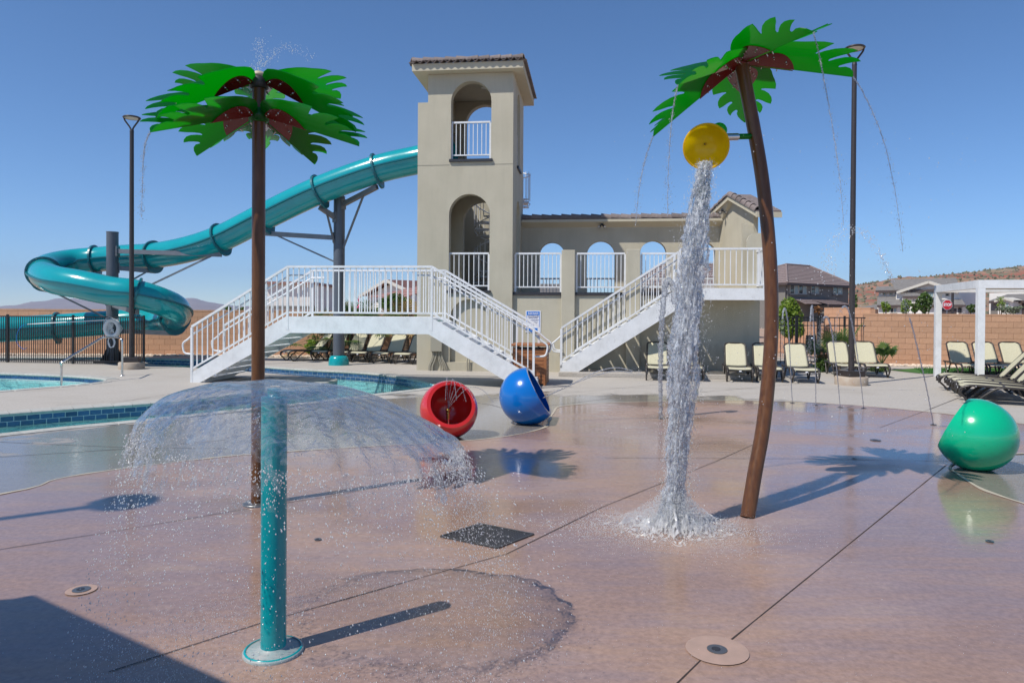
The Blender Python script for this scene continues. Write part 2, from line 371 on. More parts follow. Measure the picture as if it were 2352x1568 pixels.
def film(name, tint, scale, dist, refr, gloss_boost, white=0.0, stretch=(1,1,1)):
    """a thin sheet of moving water: see-through, refracting and glinting"""
    m, n, L, out = nodes_mat(name)
    tc = n.new('ShaderNodeTexCoord'); mp = n.new('ShaderNodeMapping'); mp.inputs['Scale'].default_value = stretch; L.new(tc.outputs['Object'], mp.inputs[0])
    t = n.new('ShaderNodeTexNoise'); t.inputs['Scale'].default_value = scale; t.inputs['Detail'].default_value = 6; t.inputs['Roughness'].default_value = .65; t.inputs['Distortion'].default_value = 1.2
    L.new(mp.outputs[0], t.inputs['Vector'])
    bp = n.new('ShaderNodeBump'); bp.inputs['Distance'].default_value = dist; bp.inputs['Strength'].default_value = 1; L.new(t.outputs['Fac'], bp.inputs['Height'])
    tr = n.new('ShaderNodeBsdfTransparent'); tr.inputs[0].default_value = (*tint, 1)
    rf = n.new('ShaderNodeBsdfRefraction'); rf.inputs['IOR'].default_value = 1.12; rf.inputs['Roughness'].default_value = .02; rf.inputs[0].default_value = (.97,.98,1,1); L.new(bp.outputs[0], rf.inputs['Normal'])
    gl = n.new('ShaderNodeBsdfGlossy'); gl.inputs['Roughness'].default_value = .06; L.new(bp.outputs[0], gl.inputs['Normal'])
    m1 = n.new('ShaderNodeMixShader'); m1.inputs[0].default_value = refr; L.new(tr.outputs[0], m1.inputs[1]); L.new(rf.outputs[0], m1.inputs[2])
    f = n.new('ShaderNodeFresnel'); f.inputs[0].default_value = gloss_boost; L.new(bp.outputs[0], f.inputs['Normal'])
    m2 = n.new('ShaderNodeMixShader'); L.new(f.outputs[0], m2.inputs[0]); L.new(m1.outputs[0], m2.inputs[1]); L.new(gl.outputs[0], m2.inputs[2])
    last = m2
    if white:
        df = n.new('ShaderNodeBsdfDiffuse'); df.inputs[0].default_value = (.8,.84,.9,1)
        tl = n.new('ShaderNodeBsdfTranslucent'); tl.inputs[0].default_value = (.8,.84,.9,1)
        mw = n.new('ShaderNodeMixShader'); mw.inputs[0].default_value = .45; L.new(df.outputs[0], mw.inputs[1]); L.new(tl.outputs[0], mw.inputs[2])
        rp = n.new('ShaderNodeMapRange'); rp.inputs[1].default_value = .42; rp.inputs[2].default_value = .66; rp.inputs[4].default_value = white; L.new(t.outputs['Fac'], rp.inputs[0])
        m3 = n.new('ShaderNodeMixShader'); L.new(rp.outputs[0], m3.inputs[0]); L.new(m2.outputs[0], m3.inputs[1]); L.new(mw.outputs[0], m3.inputs[2]); last = m3
    L.new(last.outputs[0], out.inputs[0]); return m
m_bell = film('water_film', (.975,.975,.98), 21, .016, .09, 1.11, .15, (1,1,1))
m_fall = film('falling_water', (.975,.975,.98), 30, .03, .08, 1.14, .85, (1,1,.45))
def white_water(name, g, col=(.95,.96,.97)):
    m, n, L, out = nodes_mat(name)
    d = n.new('ShaderNodeBsdfDiffuse'); d.inputs[0].default_value = (*col,1); t = n.new('ShaderNodeBsdfTranslucent'); t.inputs[0].default_value = (*col,1)
    a = n.new('ShaderNodeMixShader'); a.inputs[0].default_value = .5; L.new(d.outputs[0],a.inputs[1]); L.new(t.outputs[0],a.inputs[2])
    gl = n.new('ShaderNodeBsdfGlossy'); gl.inputs['Roughness'].default_value = .12; gl.inputs[0].default_value = (1,1,1,1)
    tr = n.new('ShaderNodeBsdfTransparent'); b = n.new('ShaderNodeMixShader'); b.inputs[0].default_value = g; L.new(a.outputs[0],b.inputs[1]); L.new(gl.outputs[0],b.inputs[2])
    c = n.new('ShaderNodeMixShader'); c.inputs[0].default_value = .25; L.new(b.outputs[0],c.inputs[1]); L.new(tr.outputs[0],c.inputs[2]); L.new(c.outputs[0],out.inputs[0]); return m
m_drop = white_water('water_drops', .22)
def plastic_leaf(name, col, tcol):
    m, n, L, out = nodes_mat(name)
    pr = n.new('ShaderNodeBsdfPrincipled'); pr.inputs['Base Color'].default_value = (*col, 1); pr.inputs['Roughness'].default_value = .2; pr.inputs['Coat Weight'].default_value = .15
    tl = n.new('ShaderNodeBsdfTranslucent'); tl.inputs[0].default_value = (*tcol, 1)
    tr = n.new('ShaderNodeBsdfTransparent'); tr.inputs[0].default_value = (tcol[0]*1.0, min(1, tcol[1]*1.3), min(1, tcol[2]*1.6+.02), 1)
    a = n.new('ShaderNodeMixShader'); a.inputs[0].default_value = .5; L.new(pr.outputs[0], a.inputs[1]); L.new(tl.outputs[0], a.inputs[2])
    c = n.new('ShaderNodeMixShader'); c.inputs[0].default_value = .12; L.new(a.outputs[0], c.inputs[1]); L.new(tr.outputs[0], c.inputs[2])
    L.new(c.outputs[0], out.inputs[0]); return m
m_frond = plastic_leaf('green_polycarbonate', (.003,.10,.018), (.010,.66,.04))
m_plate = M('maroon_plate', (.12,.005,.005), .25, coat=.4)
m_bucket = plastic_leaf('yellow_polycarbonate', (.85,.56,.01), (1.0,.85,.05))
m_bucketg = plastic_leaf('green_bucket_skin', (.02,.45,.08), (.15,.8,.1))

# ------------------------------------------------------------------ ground, deck, pools
def W2(pts, z=0.0): return [Vector((G(a, b).x, G(a, b).y)) for a, b in pts]
far_bank = W2([(-220,820),(-80,820.5),(60,821),(200,821.3),(330,822),(440,825),(520,829),(600,841),(700,848.5),(790,853),(860,858),(920,865),(965,873),(992,881)])
near_bank = W2([(1003,887),(970,892),(910,899),(850,906),(700,924),(500,945),(300,966),(150,980),(0,996),(-200,1018)])
isl_near = W2([(-200,966),(0,950),(190,936),(372,923),(540,906),(690,889),(742,880)])
isl_tip = W2([(768,874),(774,870.5),(752,867)])
isl_far = W2([(620,857),(500,848),(429,843.5),(375,840),(345,835),(318,829),(250,827.3),(100,827),(-80,826.5),(-220,826)])
def sm(P, n=6): return [Vector((p.x, p.y)) for p in crom([Vector((q.x, q.y, 0)) for q in P], n)]
FB = sm(far_bank); NB = sm(near_bank); IB = sm(isl_near + isl_tip); IF = sm([isl_tip[-1]] + isl_far)[1:]
river = FB + NB + IB + IF
poolC_far = W2([(-150,857),(0,857),(80,859.5),(150,862.5),(205,866),(236,869),(246,872)])
poolC_near = W2([(232,876),(205,880),(150,885.5),(70,891.5),(0,897.5),(-150,908)])
CF = sm(poolC_far); CN = sm(poolC_near); kid = CF + CN
DECK = [(-34,-9),(24,-9),(24,20.0),(12.5,23.2),(12,26.3),(-34,26.3)]
def flatM(z): return lambda a, b, c: (a, b, z - c)
mb = MB(); mb.slab([[(-3000,-600),(3000,-600),(3000,5000),(-3000,5000)], [(x*.999, y*.999) for x, y in DECK]], flatM(-.03), 0)
part('ground', mb, m_desert, kind='structure')
mb = MB(); mb.slab([DECK, [(p.x,p.y) for p in river][::-1], [(p.x,p.y) for p in kid][::-1]], flatM(0.0), 0)
deck = part('pool_deck', mb, m_deck, kind='structure', fix=False)
def flip_up(o):
    me = o.data
    for p in me.polygons:
        if p.normal.z < 0: p.flip()
    me.update()
flip_up(deck)
def pool_walls(name, loop, depth, zw):
    mb = MB(); n = len(loop)
    vs = [(p.x,p.y,-.002) for p in loop] + [(p.x,p.y,-depth) for p in loop]
    mb.add(vs, [(i,(i+1)%n,n+(i+1)%n,n+i) for i in range(n)])
    tr = tessellate_polygon([[Vector((p.x,p.y,0)) for p in loop]])
    mb.add([(p.x,p.y,-depth) for p in loop], tr)
    o = part(name, mb, m_plaster, kind='structure', fix=False)
    mw = MB(); mw.add([(p.x,p.y,zw) for p in loop], tr)
    w = part(name.replace('_basin','_water'), mw, m_pool, kind='structure', fix=False); flip_up(w)
    return o
river_o = pool_walls('lazy_river_basin', river, .75, -.20)
kid_o = pool_walls('wading_pool_basin', kid, .6, -.15)

def inward(loop_a, inside):
    return inside
def edging(parent, line, inner_sign, ntile_rows, tile_w, tile_h, coping=True, tiles=True, cope_step=.3):
    """coping stones along a pool edge and the blue tile band below them; inner_sign = side of the water"""
    L3 = [Vector((p.x,p.y,0)) for p in line]
    pts = resample(L3, cope_step)
    for a, b in zip(pts, pts[1:]):
        d = b - a; ang = math.atan2(d.y, d.x); nrm = Vector((-d.y, d.x, 0)).normalized()*inner_sign
        if coping:
            c = (a+b)/2 - nrm*.12 + Vector((0,0,.002))
            inst('coping_stone', COPE, parent, c, (0,0,ang if inner_sign > 0 else ang+PI), (d.length/.3,1,1))
    if tiles:
        pts = resample(L3, tile_w)
        # grout backing
        mb = MB(); vs = []
        for p, q in zip(pts, pts[1:]+[pts[-1]+(pts[-1]-pts[-2])]):
            nrm = Vector((-(q-p).y,(q-p).x,0)).normalized()*inner_sign
            w = p + nrm*.006; vs += [(w.x,w.y,-.045),(w.x,w.y,-.045-tile_h*ntile_rows-.03)]
        mb.add(vs, [(2*i,2*i+1,2*i+3,2*i+2) for i in range(len(pts)-1)]); part('grout', mb, m_grout, parent)
        for row in range(ntile_rows):
            for i, (a, b) in enumerate(zip(pts, pts[1:])):
                if row % 2: a, b = (a+b)/2, b + (b-a)/2
                d = b-a; nrm = Vector((-d.y,d.x,0)).normalized()*inner_sign
                inst('tile', TILE, parent, (a+b)/2 + nrm*.008 + Vector((0,0,-.05-tile_h*(row+.5))), (0,0,math.atan2(d.y,d.x)), (d.length/.18,1,1))
t = MB(); t.cbox((0,0,0), (.168,.008,.076)); TILE = t.mesh('tile'); TILE.materials.append(m_tileblue)
t = MB()
prof = [(-.15,-.035),(-.15,.008),(.10,.008),(.135,.004),(.152,-.01),(.152,-.035),(.13,-.047)]
n_ = len(prof)
t.add([(-.147,y,z) for y,z in prof]+[(.147,y,z) for y,z in prof], [(i,(i+1)%n_,n_+(i+1)%n_,n_+i) for i in range(n_)]+[tuple(range(n_)),tuple(range(n_,2*n_))[::-1]])
COPE = t.mesh('coping_stone'); COPE.materials.append(m_coping)
edging(river_o, FB, -1, 2, .18, .088)
edging(river_o, IB, -1, 2, .18, .088)
edging(river_o, NB, -1, 2, .18, .088, tiles=False)
edging(kid_o, CF, -1, 1, .18, .088)
edging(kid_o, CN, -1, 1, .18, .088, tiles=False)

# ------------------------------------------------------------------ splash pad
pad_px = [(0,1136),(130,1101),(260,1080),(400,1062),(560,1045),(700,1035),(860,1025),(1000,1018),(1120,1008),(1200,996),(1253,981),(1262,965),(1272,947),(1292,933),(1400,925.5),(1560,921.5),(1700,920.5),(1850,924),(2000,934),(2130,946),(2250,960),(2352,974)]
padA = [G(a,b) for a,b in pad_px]
padB = [G(a,b) for a,b in [(2352,1042),(2290,1046),(2215,1056),(2182,1073),(2201,1090),(2247,1120),(2294,1138.5),(2352,1157)]]
padA = [Vector((-9,2.6,0)), Vector((-6.2,4.6,0))] + padA + [Vector((8.6,10.1,0)), Vector((8.0,9.0,0)), Vector((6.6,8.6,0))]
LA = [Vector((p.x,p.y)) for p in crom(padA, 5)]; LB = [Vector((p.x,p.y)) for p in crom(padB + [Vector((4.72,5.95,0)), Vector((5.1,5.5,0)), Vector((6.0,5.1,0)), Vector((9.0,4.6,0))], 5)]
padloop = LA + LB + [Vector((9.5,-5)), Vector((-9,-5))]
mb = MB(); mb.slab([[(p.x,p.y) for p in padloop]], flatM(.004), 0); pad = part('splash_pad', mb, m_pad, kind='structure', fix=False); flip_up(pad)
def ribbon(line, w, z, wob=0):
    mb = MB(); vs = []
    for i, p in enumerate(line):
        q = line[min(i+1,len(line)-1)]; r = line[max(i-1,0)]; d = (q-r); nn = Vector((-d.y,d.x)).normalized() if d.length > 0 else Vector((0,1))
        ww = w*(1 + wob*noise.noise(Vector((p.x*3,p.y*3,0))))
        vs += [(p.x+nn.x*ww/2,p.y+nn.y*ww/2,z),(p.x-nn.x*ww/2,p.y-nn.y*ww/2,z)]
    mb.add(vs, [(2*i,2*i+1,2*i+3,2*i+2) for i in range(len(line)-1)]); return mb
for Ln in (LA, LB): part('edge_band', ribbon(Ln, .034, .009, 1.2), m_cream, pad)
def joints(parent, name, lines, w, z):
    for ln in lines:
        P = [Vector((G(a,b).x, G(a,b).y)) for a,b in ln]
        Q = []
        for a, b in zip(P, P[1:]):
            nseg = max(2, int((b-a).length/.25)); Q += [a+(b-a)*k/nseg for k in range(nseg)]
        Q.append(P[-1]); part(name, ribbon(Q, w, z, .7), m_joint, parent)
joints(pad, 'saw_cut', [[(1500,1625),(1615,1512),(1680,1470),(1920,1275),(2174,1068)], [(250,1545),(594,1434),(970,1327),(1164,1273),(1384,1165),(1640,1062),(1760,1008)],
    [(-60,1274),(0,1263),(300,1215),(569,1169)], [(1390,1052),(1800,1054),(2352,1062)], [(2020,983),(2135,940),(2250,896)], [(569,1169),(760,1140),(980,1098)]], .0065, .0075)
joints(deck, 'control_joint', [[(0,1015),(300,1028),(520,1030)], [(-40,1052),(300,1030),(520,1010)], [(130,952-22),(300,919),(470,903),(620,887)], [(617,862),(640,875),(648,884)], [(250,936-9),(420,900),(620,884)],
    [(1280,905),(1500,884),(1700,872)], [(1290,890),(1700,892),(2100,896)], [(1230,935),(1400,915),(1560,905),(1850,880)], [(2135,940),(2250,893),(2352,856)], [(1000,910),(1130,930),(1230,960)], [(1300,893),(1130,915)], [(1000,850),(1090,848)]], .010, .003)
# control joint on the river's near side and around the landing
mb = MB()
# gravel bed between deck and the perimeter wall
mb.box((-34,26.31,-.05),(12,27.0,.03)); part('gravel_bed', mb, m_gravel, kind='structure')
turf = [G(2042,850), G(2100,846.5), G(2500,845), G(2500,861), G(2300,859.5), G(2120,858.5)]
mb = MB(); mb.slab([[(p.x,p.y) for p in turf]], flatM(.012), 0); lawn = part('lawn', mb, m_grass, kind='structure', fix=False); flip_up(lawn)
rng = random.Random(3)
mb = MB()
for k in range(9000):
    u, v = rng.random(), rng.random()
    a = turf[1].lerp(turf[2], u); b = turf[5].lerp(turf[3], u); p = a.lerp(b, v)
    h = .03+rng.random()*.03; an = rng.random()*PI; dx, dy = math.cos(an)*.006, math.sin(an)*.006
    mb.add([(p.x-dx,p.y-dy,.01),(p.x+dx,p.y+dy,.01),(p.x+rng.uniform(-.02,.02),p.y+rng.uniform(-.02,.02),.01+h)], [(0,1,2)])
solo('grass', mb, m_grass, 'short green turf in front of the right block wall', 'grass', kind='stuff', fix=False)

# floor fittings on the splash pad
def disc(mb, c, r, z, n=28, squash=1): mb.add([(c.x+r*math.cos(2*PI*k/n), c.y+r*math.sin(2*PI*k/n)*squash, z) for k in range(n)], [tuple(range(n))]); return mb
m_cap = M('nozzle_plate_steel', (.2,.2,.2), .35, metal=.7)
m_patch = M('patched_mortar', (.43,.29,.23), .5, col2=(.36,.25,.20), vs=9)
def nozzle(px, py, R, r, label, patch=True):
    c = G(px, py); t = thing('floor_nozzle', label, 'water nozzle', c, 'ground spray nozzles set in the splash pad')
    if patch: part('mortar_ring', disc(MB(), c, R, .0095), m_patch, t)
    mb = MB(); mb.cyl(c+Vector((0,0,.010)), c+Vector((0,0,.013)), r, n=20); part('cover_plate', mb, m_cap, t)
    mb = MB(); mb.cyl(c+Vector((-r*.1,0,.013)), c+Vector((-r*.1,0,.0145)), r*.45, n=14); part('orifice', mb, m_dark, t)
    return t
nozzle(1647,1495,.155,.05,'round floor nozzle in a pale mortar disc crossed by the diagonal saw cut')
nozzle(187,1357,.085,.05,'floor nozzle with rusty mortar ring on the left of the pad, near the square shadow')
nozzle(730,1241,.03,.026,'tiny round floor cap right of the teal spray post', False)
nozzle(2273,1245,.03,.028,'small dark floor cap in the green reflection of the green ball', False)
nozzle(1962,1054,.03,.028,'small floor cap beside the shadow of the right palm crown', False)
nozzle(2011,1012,.09,.07,'shiny round floor nozzle halfway between lamp pad and green ball', False)
for k, (x, y) in enumerate([(1820,926),(1874,931),(1930,936),(1984,938),(2144,976)]):
    nozzle(x, y, .05, .045, ['floor nozzle at the foot of the leftmost thin jet right of the curved palm','floor nozzle feeding the second thin jet right of the curved palm','floor nozzle feeding the third thin jet right of the curved palm','floor nozzle feeding the jet that crosses the lamp post base','floor nozzle feeding the tallest jet, nearest the green ball'][k], False)
nozzle(1518,962,.06,.05,'floor nozzle under the thin straight geyser left of the bucket fall', False)
# drain grate: a square plate of hexagon cells
gc = [G(1012.6,1234), G(1101,1205), G(1225,1229), G(1142,1260.8)]
t = thing('drain_grate', 'square black honeycomb drain grate set in the splash pad', 'drain grate', (gc[0]+gc[2])/2)
ex = ((gc[3]-gc[0]) + (gc[2]-gc[1]))/2; ey = ((gc[1]-gc[0]) + (gc[2]-gc[3]))/2; o0 = gc[0]
mb = MB(); mb.add([p+Vector((0,0,.006)) for p in gc], [(0,1,2,3)]); part('sump', mb, m_dark, t)
mb = MB()
for a, b in ((0,1),(1,2),(2,3),(3,0)): mb.bar(gc[a]+Vector((0,0,.010)), gc[b]+Vector((0,0,.010)), .018, .010)
part('rim', mb, M('grate_plastic', (.05,.05,.052), .3), t)
mgr = bpy.data.materials['grate_plastic']; mb = MB(); NX = 15; NY = 15
for i in range(NX):
    for j in range(NY):
        cx = (i+.5)/NX; cy = (j+.5+(.5 if i%2 else 0))/(NY+.5)
        c = o0+ex*cx+ey*cy; ux = ex*(.5/NX); uy = ey*(.5/NY)
        R1 = [c+ux*math.cos(a*PI/3)*1.05+uy*math.sin(a*PI/3)*1.05 for a in range(6)]; R2 = [c+(p-c)*.62 for p in R1]
        mb.add([p+Vector((0,0,.0125)) for p in R1]+[p+Vector((0,0,.0125)) for p in R2], [(k,(k+1)%6,6+(k+1)%6,6+k) for k in range(6)])
part('honeycomb', mb, mgr, t, kind='stuff')
# ------------------------------------------------------------------ tower
def tb(px, py): return BL(px, py, 0.0)
U1 = BL(1177, 600, 0)[0]                       # right corner
U0 = 0.0; UN = BL(983, 300, 0)[0]              # left corner, notch above
ZN = bz(236, 0, 970); ZT = bz(169.5, 0, 1080)  # notch height, top of walls
DV = 3.3
# find depth so the back right corner lands at px 1199
for _ in range(40):
    p = l2w(U1, DV, 5); q = p.x/p.y*FPX + CW/2
    DV += (1199.5-q)*.02
TK = .28
tower = thing('slide_tower', 'tall square stucco slide tower with arched openings and tiled cap', 'tower', (U1/2, DV/2, 0), frame=True)
def arch(u0, u1, z0, ztop, n=16, z_floor=None):
    r = (u1-u0)/2; zc = ztop - r
    L = [(u0, z0), (u1, z0), (u1, zc)] + [(u0 + r + r*math.cos(PI*k/n), zc + r*math.sin(PI*k/n)) for k in range(1, n)] + [(u0, zc)]
    return L
a1 = arch(bu(1033.5,0), bu(1126,0), bz(366,0,1080), bz(186,0,1080))
a2 = arch(bu(1030,0), bu(1123.5,0), bz(667,0,1080), bz(445.5,0,1080))
a3 = arch(bu(1033,0), bu(1123,0), 0.25, bz(687,0,1080))
Mf = lambda a, b, c: (a, c, b)
mb = MB(); mb.slab([[(U0,0),(U1,0),(U1,ZT),(UN,ZT),(UN,ZN),(U0,ZN)], a1, a2, a3], Mf, TK); part('front_wall', mb, m_stucco, tower)
mb = MB(); mb.box((bu(1033,0)-.01,.13,.2),(bu(1123,0)+.01,.2,bz(687,0,1080)+.02)); part('blind_arch_panel', mb, m_stucco, tower)
Mb = lambda a, b, c: (a, DV-TK+c, b)
vb = DV-TK
b1 = arch(bu(1067,vb), bu(1067,vb)+1.25, bz(366,0,1080)-.2, bz(241,vb,1100))
b2 = arch(bu(1062,vb), bu(1062,vb)+1.3, bz(667,0,1080)-.05, bz(463,vb,1100))
mb = MB(); mb.slab([[(U0,0),(U1,0),(U1,ZT),(UN,ZT),(UN,ZN),(U0,ZN)], b1, b2], Mb, TK); part('back_wall', mb, m_stucco, tower)
Ms = lambda a, b, c: (U1-TK+c, a, b)
s1 = arch(1.05, DV-1.05, bz(366,0,1080), bz(186,0,1080)); s2 = arch(.95, DV-.95, bz(667,0,1080), bz(445.5,0,1080))
mb = MB(); mb.slab([[(TK,0),(DV-TK,0),(DV-TK,ZT),(TK,ZT)], s1, s2], Ms, TK); part('side_wall', mb, m_stucco, tower)
mb = MB(); mb.slab([[(TK,0),(DV-TK,0),(DV-TK,ZN),(TK,ZN)], s2], lambda a,b,c:(U0+c,a,b), TK)
mb.slab([[(TK,ZN-.25),(DV-TK,ZN-.25),(DV-TK,ZT),(TK,ZT)]], lambda a,b,c:(UN+c,a,b), TK-.01); mb.box((U0+TK,TK,ZN-.12),(UN,DV-TK,ZN)); part('side_wall', mb, m_stucco, tower)
ZF2 = bz(371,0,1080); ZF1 = bz(672,0,1080)
mb = MB(); mb.box((TK,TK,ZF2-.25),(U1-TK,DV-TK,ZF2)); part('floor_slab', mb, m_stucco, tower)
mb = MB(); mb.box((TK,TK,ZF1-.25),(U1-TK,DV-TK,ZF1)); part('floor_slab', mb, m_stucco, tower)
mb = MB(); mb.box((UN+.01,.01,ZT-.01),(U1-.01,DV-.01,ZT+.12)); part('ceiling', mb, m_stucco, tower)
for k, (z, v, u) in enumerate(((ZT-.013, 1.2, 1.75),)): 
    mb = MB(); mb.cyl((u,v,z-.03),(u,v,z),.11,n=16); part('ceiling_light', mb, m_lens, tower)
def sill(u0, u1, z, parent, v=0.0, name='sill'):
    mb = MB(); mb.box((u0-.04, v-.06, z-.075),(u1+.04, v+.25, z)); return part(name, mb, m_dark, parent)
sill(bu(1033.5,0), bu(1126,0), ZF2+.065, tower); sill(bu(1029.5,0), bu(1123.5,0), ZF1+.065, tower)
mb = MB(); mb.box((U1-.25,1.0,ZF2-.01),(U1+.06,DV-1.0,ZF2+.065)); part('sill', mb, m_dark, tower)
# hairline stucco joint
mb = MB(); mb.box((U0+.001,-.004,bz(378,0)-.006),(bu(1031,0),-.001,bz(378,0)+.006)); part('stucco_joint', mb, M('joint_line',(.2,.19,.15),.9), tower); mb = MB(); mb.box((bu(1128,0),-.004,bz(378,0)-.006),(U1-.001,-.001,bz(378,0)+.006)); part('stucco_joint', mb, bpy.data.materials['joint_line'], tower)
# picketed guard rails -------------------------------------------------
PK = {}
def picket_mesh(h, w=.02, mat=None):
    k = (round(h, 2), w, mat.name)
    if k not in PK:
        t = MB(); t.box((-w/2,-w/2,0),(w/2,w/2,round(h,2))); me = t.mesh('picket'); me.materials.append(mat); PK[k] = me
    return PK[k]
def guard(parent, a, b, za, zb, ztop_off, bot_off, n, mat=None, posts=(True, True), pw=.05, w=.02, post_below=.0, toprail=(.05,.05), rail_z=None):
    """a,b: plan points (x,y); za,zb floor heights; vertical pickets between a bottom and a top rail"""
    mat = mat or m_white; A = Vector((a[0],a[1],za)); B = Vector((b[0],b[1],zb)); up = Vector((0,0,1))
    ang = math.atan2(B.y-A.y, B.x-A.x)
    mb = MB(); mb.bar(A+up*ztop_off, B+up*ztop_off, toprail[0], toprail[1]); part('top_rail', mb, mat, parent)
    mb = MB(); mb.bar(A+up*bot_off, B+up*bot_off, .036, .036); part('bottom_rail', mb, mat, parent)
    for f, P in zip(posts, (A, B)):
        if f:
            mb = MB(); mb.box((P.x-pw/2,P.y-pw/2,P.z-post_below),(P.x+pw/2,P.y+pw/2,P.z+ztop_off-toprail[1]/2)); part('post', mb, mat, parent)
    h = ztop_off-bot_off; me = picket_mesh(h-.01, w, mat)
    for k in range(1, n):
        inst('picket', me, parent, A.lerp(B, k/n)+up*(bot_off), (0,0,ang))
guard(tower, (bu(1036,0.1),.1),(bu(1124,.1),.1), ZF2+.02, ZF2+.02, bz(281,.1)-ZF2-.02, .18, 9, posts=(True,True))
guard(tower, (bu(1031,0.1),.1),(bu(1122,.1),.1), ZF1+.02, ZF1+.02, bz(582,.1)-ZF1-.02, .18, 8)
guard(tower, (U1-.1,1.08),(U1-.1,DV-1.08), ZF2+.02, ZF2+.02, bz(281,.1)-ZF2-.02, .18, 10)
guard(tower, (b1[0][0],vb+.1),(b1[1][0],vb+.1), ZF2, ZF2, .62, .1, 9)
# inner slide start
# roof: fascia slab and tiles ------------------------------------------
OH = .30; OHL = .40
r0 = (UN-OHL, -OH); r1 = (U1+.30, DV+.45)
ZS = ZT+.02
mb = MB(); mb.box((r0[0], r0[1], ZS),(r1[0], r1[1], ZS+.20)); roofp = part('roof_slab', mb, m_stucco_trim, tower)
zr = ZS+.20
mb = MB(); cx, cy = (r0[0]+r1[0])/2, (r0[1]+r1[1])/2
mb.add([(r0[0],r0[1],zr+.002),(r1[0],r0[1],zr+.002),(r1[0],r1[1],zr+.002),(r0[0],r1[1],zr+.002),(cx,cy-.8,zr+.2),(cx,cy+.8,zr+.2)],[(0,1,4),(1,2,5,4),(2,3,5),(3,0,4,5)]); part('roof_deck', mb, m_rtile, tower)
def stile_mesh(w=.2, L=.32):
    t = MB(); n = 8; ring = []
    for k in range(n+1):
        a = k/n; y = w*a - w/2; z = .035*math.sin(2*PI*a) + .03
        ring.append((y, z))
    vs = [(x, y, z+zo) for x in (-L*.15, L*.85) for zo in (0,.016) for y, z in ring]
    m = n+1; fs = []
    for k in range(n):
        fs += [(m+k,m+k+1,3*m+k+1,3*m+k),(k,k+1,2*m+k+1,2*m+k),(k,k+1,m+k+1,m+k),(2*m+k,2*m+k+1,3*m+k+1,3*m+k)]
    t.add(vs, fs); me = t.mesh('roof_tile'); me.materials.append(m_rtile); return me
def cap_mesh(L=.36, r0=.085, r1=.072):
    t = MB(); n = 8; vs = []
    for x, r in ((0, r0), (L, r1)):
        for rr in (r, r-.016):
            for k in range(n+1):
                a = PI*k/n; vs.append((x, rr*math.cos(a), rr*math.sin(a)))
    m = n+1; fs = []
    for k in range(n):
        fs += [(k,k+1,2*m+k+1,2*m+k),(m+k,m+k+1,3*m+k+1,3*m+k),(k,k+1,m+k+1,m+k),(2*m+k,2*m+k+1,3*m+k+1,3*m+k)]
    t.add(vs, fs); me = t.mesh('ridge_tile'); me.materials.append(m_rtile); return me
ST = stile_mesh(); CP = cap_mesh()
def tile_edge(parent, a, b, z, inward_ang, capz=.075, wid=.2, setin=0.0):
    a = Vector((a[0],a[1],z)); b = Vector((b[0],b[1],z)); d = b-a; n = max(1, round(d.length/wid)); ang = math.atan2(d.y,d.x)
    inn = Vector((math.cos(inward_ang), math.sin(inward_ang), 0))
    for k in range(n): inst('roof_tile', ST, parent, a + d*((k+.5)/n) - inn*.0, (0,-.10,inward_ang), (1, d.length/n/wid, 1))
    m = max(1, round(d.length/.31))
    for k in range(m):
        flip = k < m/2
        c = a + d*(k/m) + inn*.08 + Vector((0,0,capz+.006*math.sin(k*2.1)))
        if flip: inst('ridge_tile', CP, parent, c, (0,.06,ang), (1,1.1,1.5))
        else: inst('ridge_tile', CP, parent, a + d*((k+1)/m) + inn*.08 + Vector((0,0,capz)), (0,.06,ang+PI), (1,1.1,1.5))
tile_edge(tower, (r0[0],r0[1]-.04), (r1[0],r0[1]-.04), zr, PI/2)
tile_edge(tower, (r1[0]+.04,r0[1]), (r1[0]+.04,r1[1]), zr, PI)
tile_edge(tower, (r0[0]-.04,r1[1]), (r0[0]-.04,r0[1]), zr, 0)
tile_edge(tower, (r1[0],r1[1]+.04), (r0[0],r1[1]+.04), zr, -PI/2)
# conduits and electrical box at the tower foot
ub, zb_ = BL(1003, 805, -.02)
t = thing('electrical_box', 'beige electrical box with bundled conduits on the tower foot', 'electrical box', (bu(1000,-.1), -.1, 0), frame=True)
mb = MB(); mb.box((bu(990,-.1),-.16,bz(808,-.1)),(bu(1016,-.1),-.01,bz(775,-.1))); part('cabinet', mb, m_pipe, t, bevel=.008)
zb0 = bz(808,-.1)
for k, (p0, p1) in enumerate([(993,985),(996,988),(999,991),(1002,994),(1006,1012),(1009,1017),(1012,1021),(1015,1025)]):
    a, b = bu(p0,-.1), bu(p1,-.1); mb = MB(); v = -.06-.02*(k%2)
    mb.tube(crom([(a,v,zb0+.02),(a,v,zb0-.12),(a+(b-a)*.35,v,zb0-.25),(b,v,zb0-.42),(b,v,0)], 6), .018, 8); part('conduit', mb, m_pipe, t)
for p in (1076,1081):
    mb = MB(); mb.tube(crom([(bu(p,-.1),-.04,bz(770,-.1)),(bu(p,-.1),-.04,.5),(bu(p-3,-.1),-.05,.3),(bu(p-3,-.1),-.05,0)],5), .018, 8); part('conduit', mb, m_pipe, t)

# ------------------------------------------------------------------ arcade building beside the tower
arc = thing('arcade_building', 'long stucco building with arched upper walkway beside the tower', 'building', (U1+2.5, 2.0, 0), frame=True)
VW = .12; VB = DV-.25                              # front plane of lower wall, plane of the arcade's back wall
ZA = bz(672,VW,1250)
UR = bu(1745, VW)
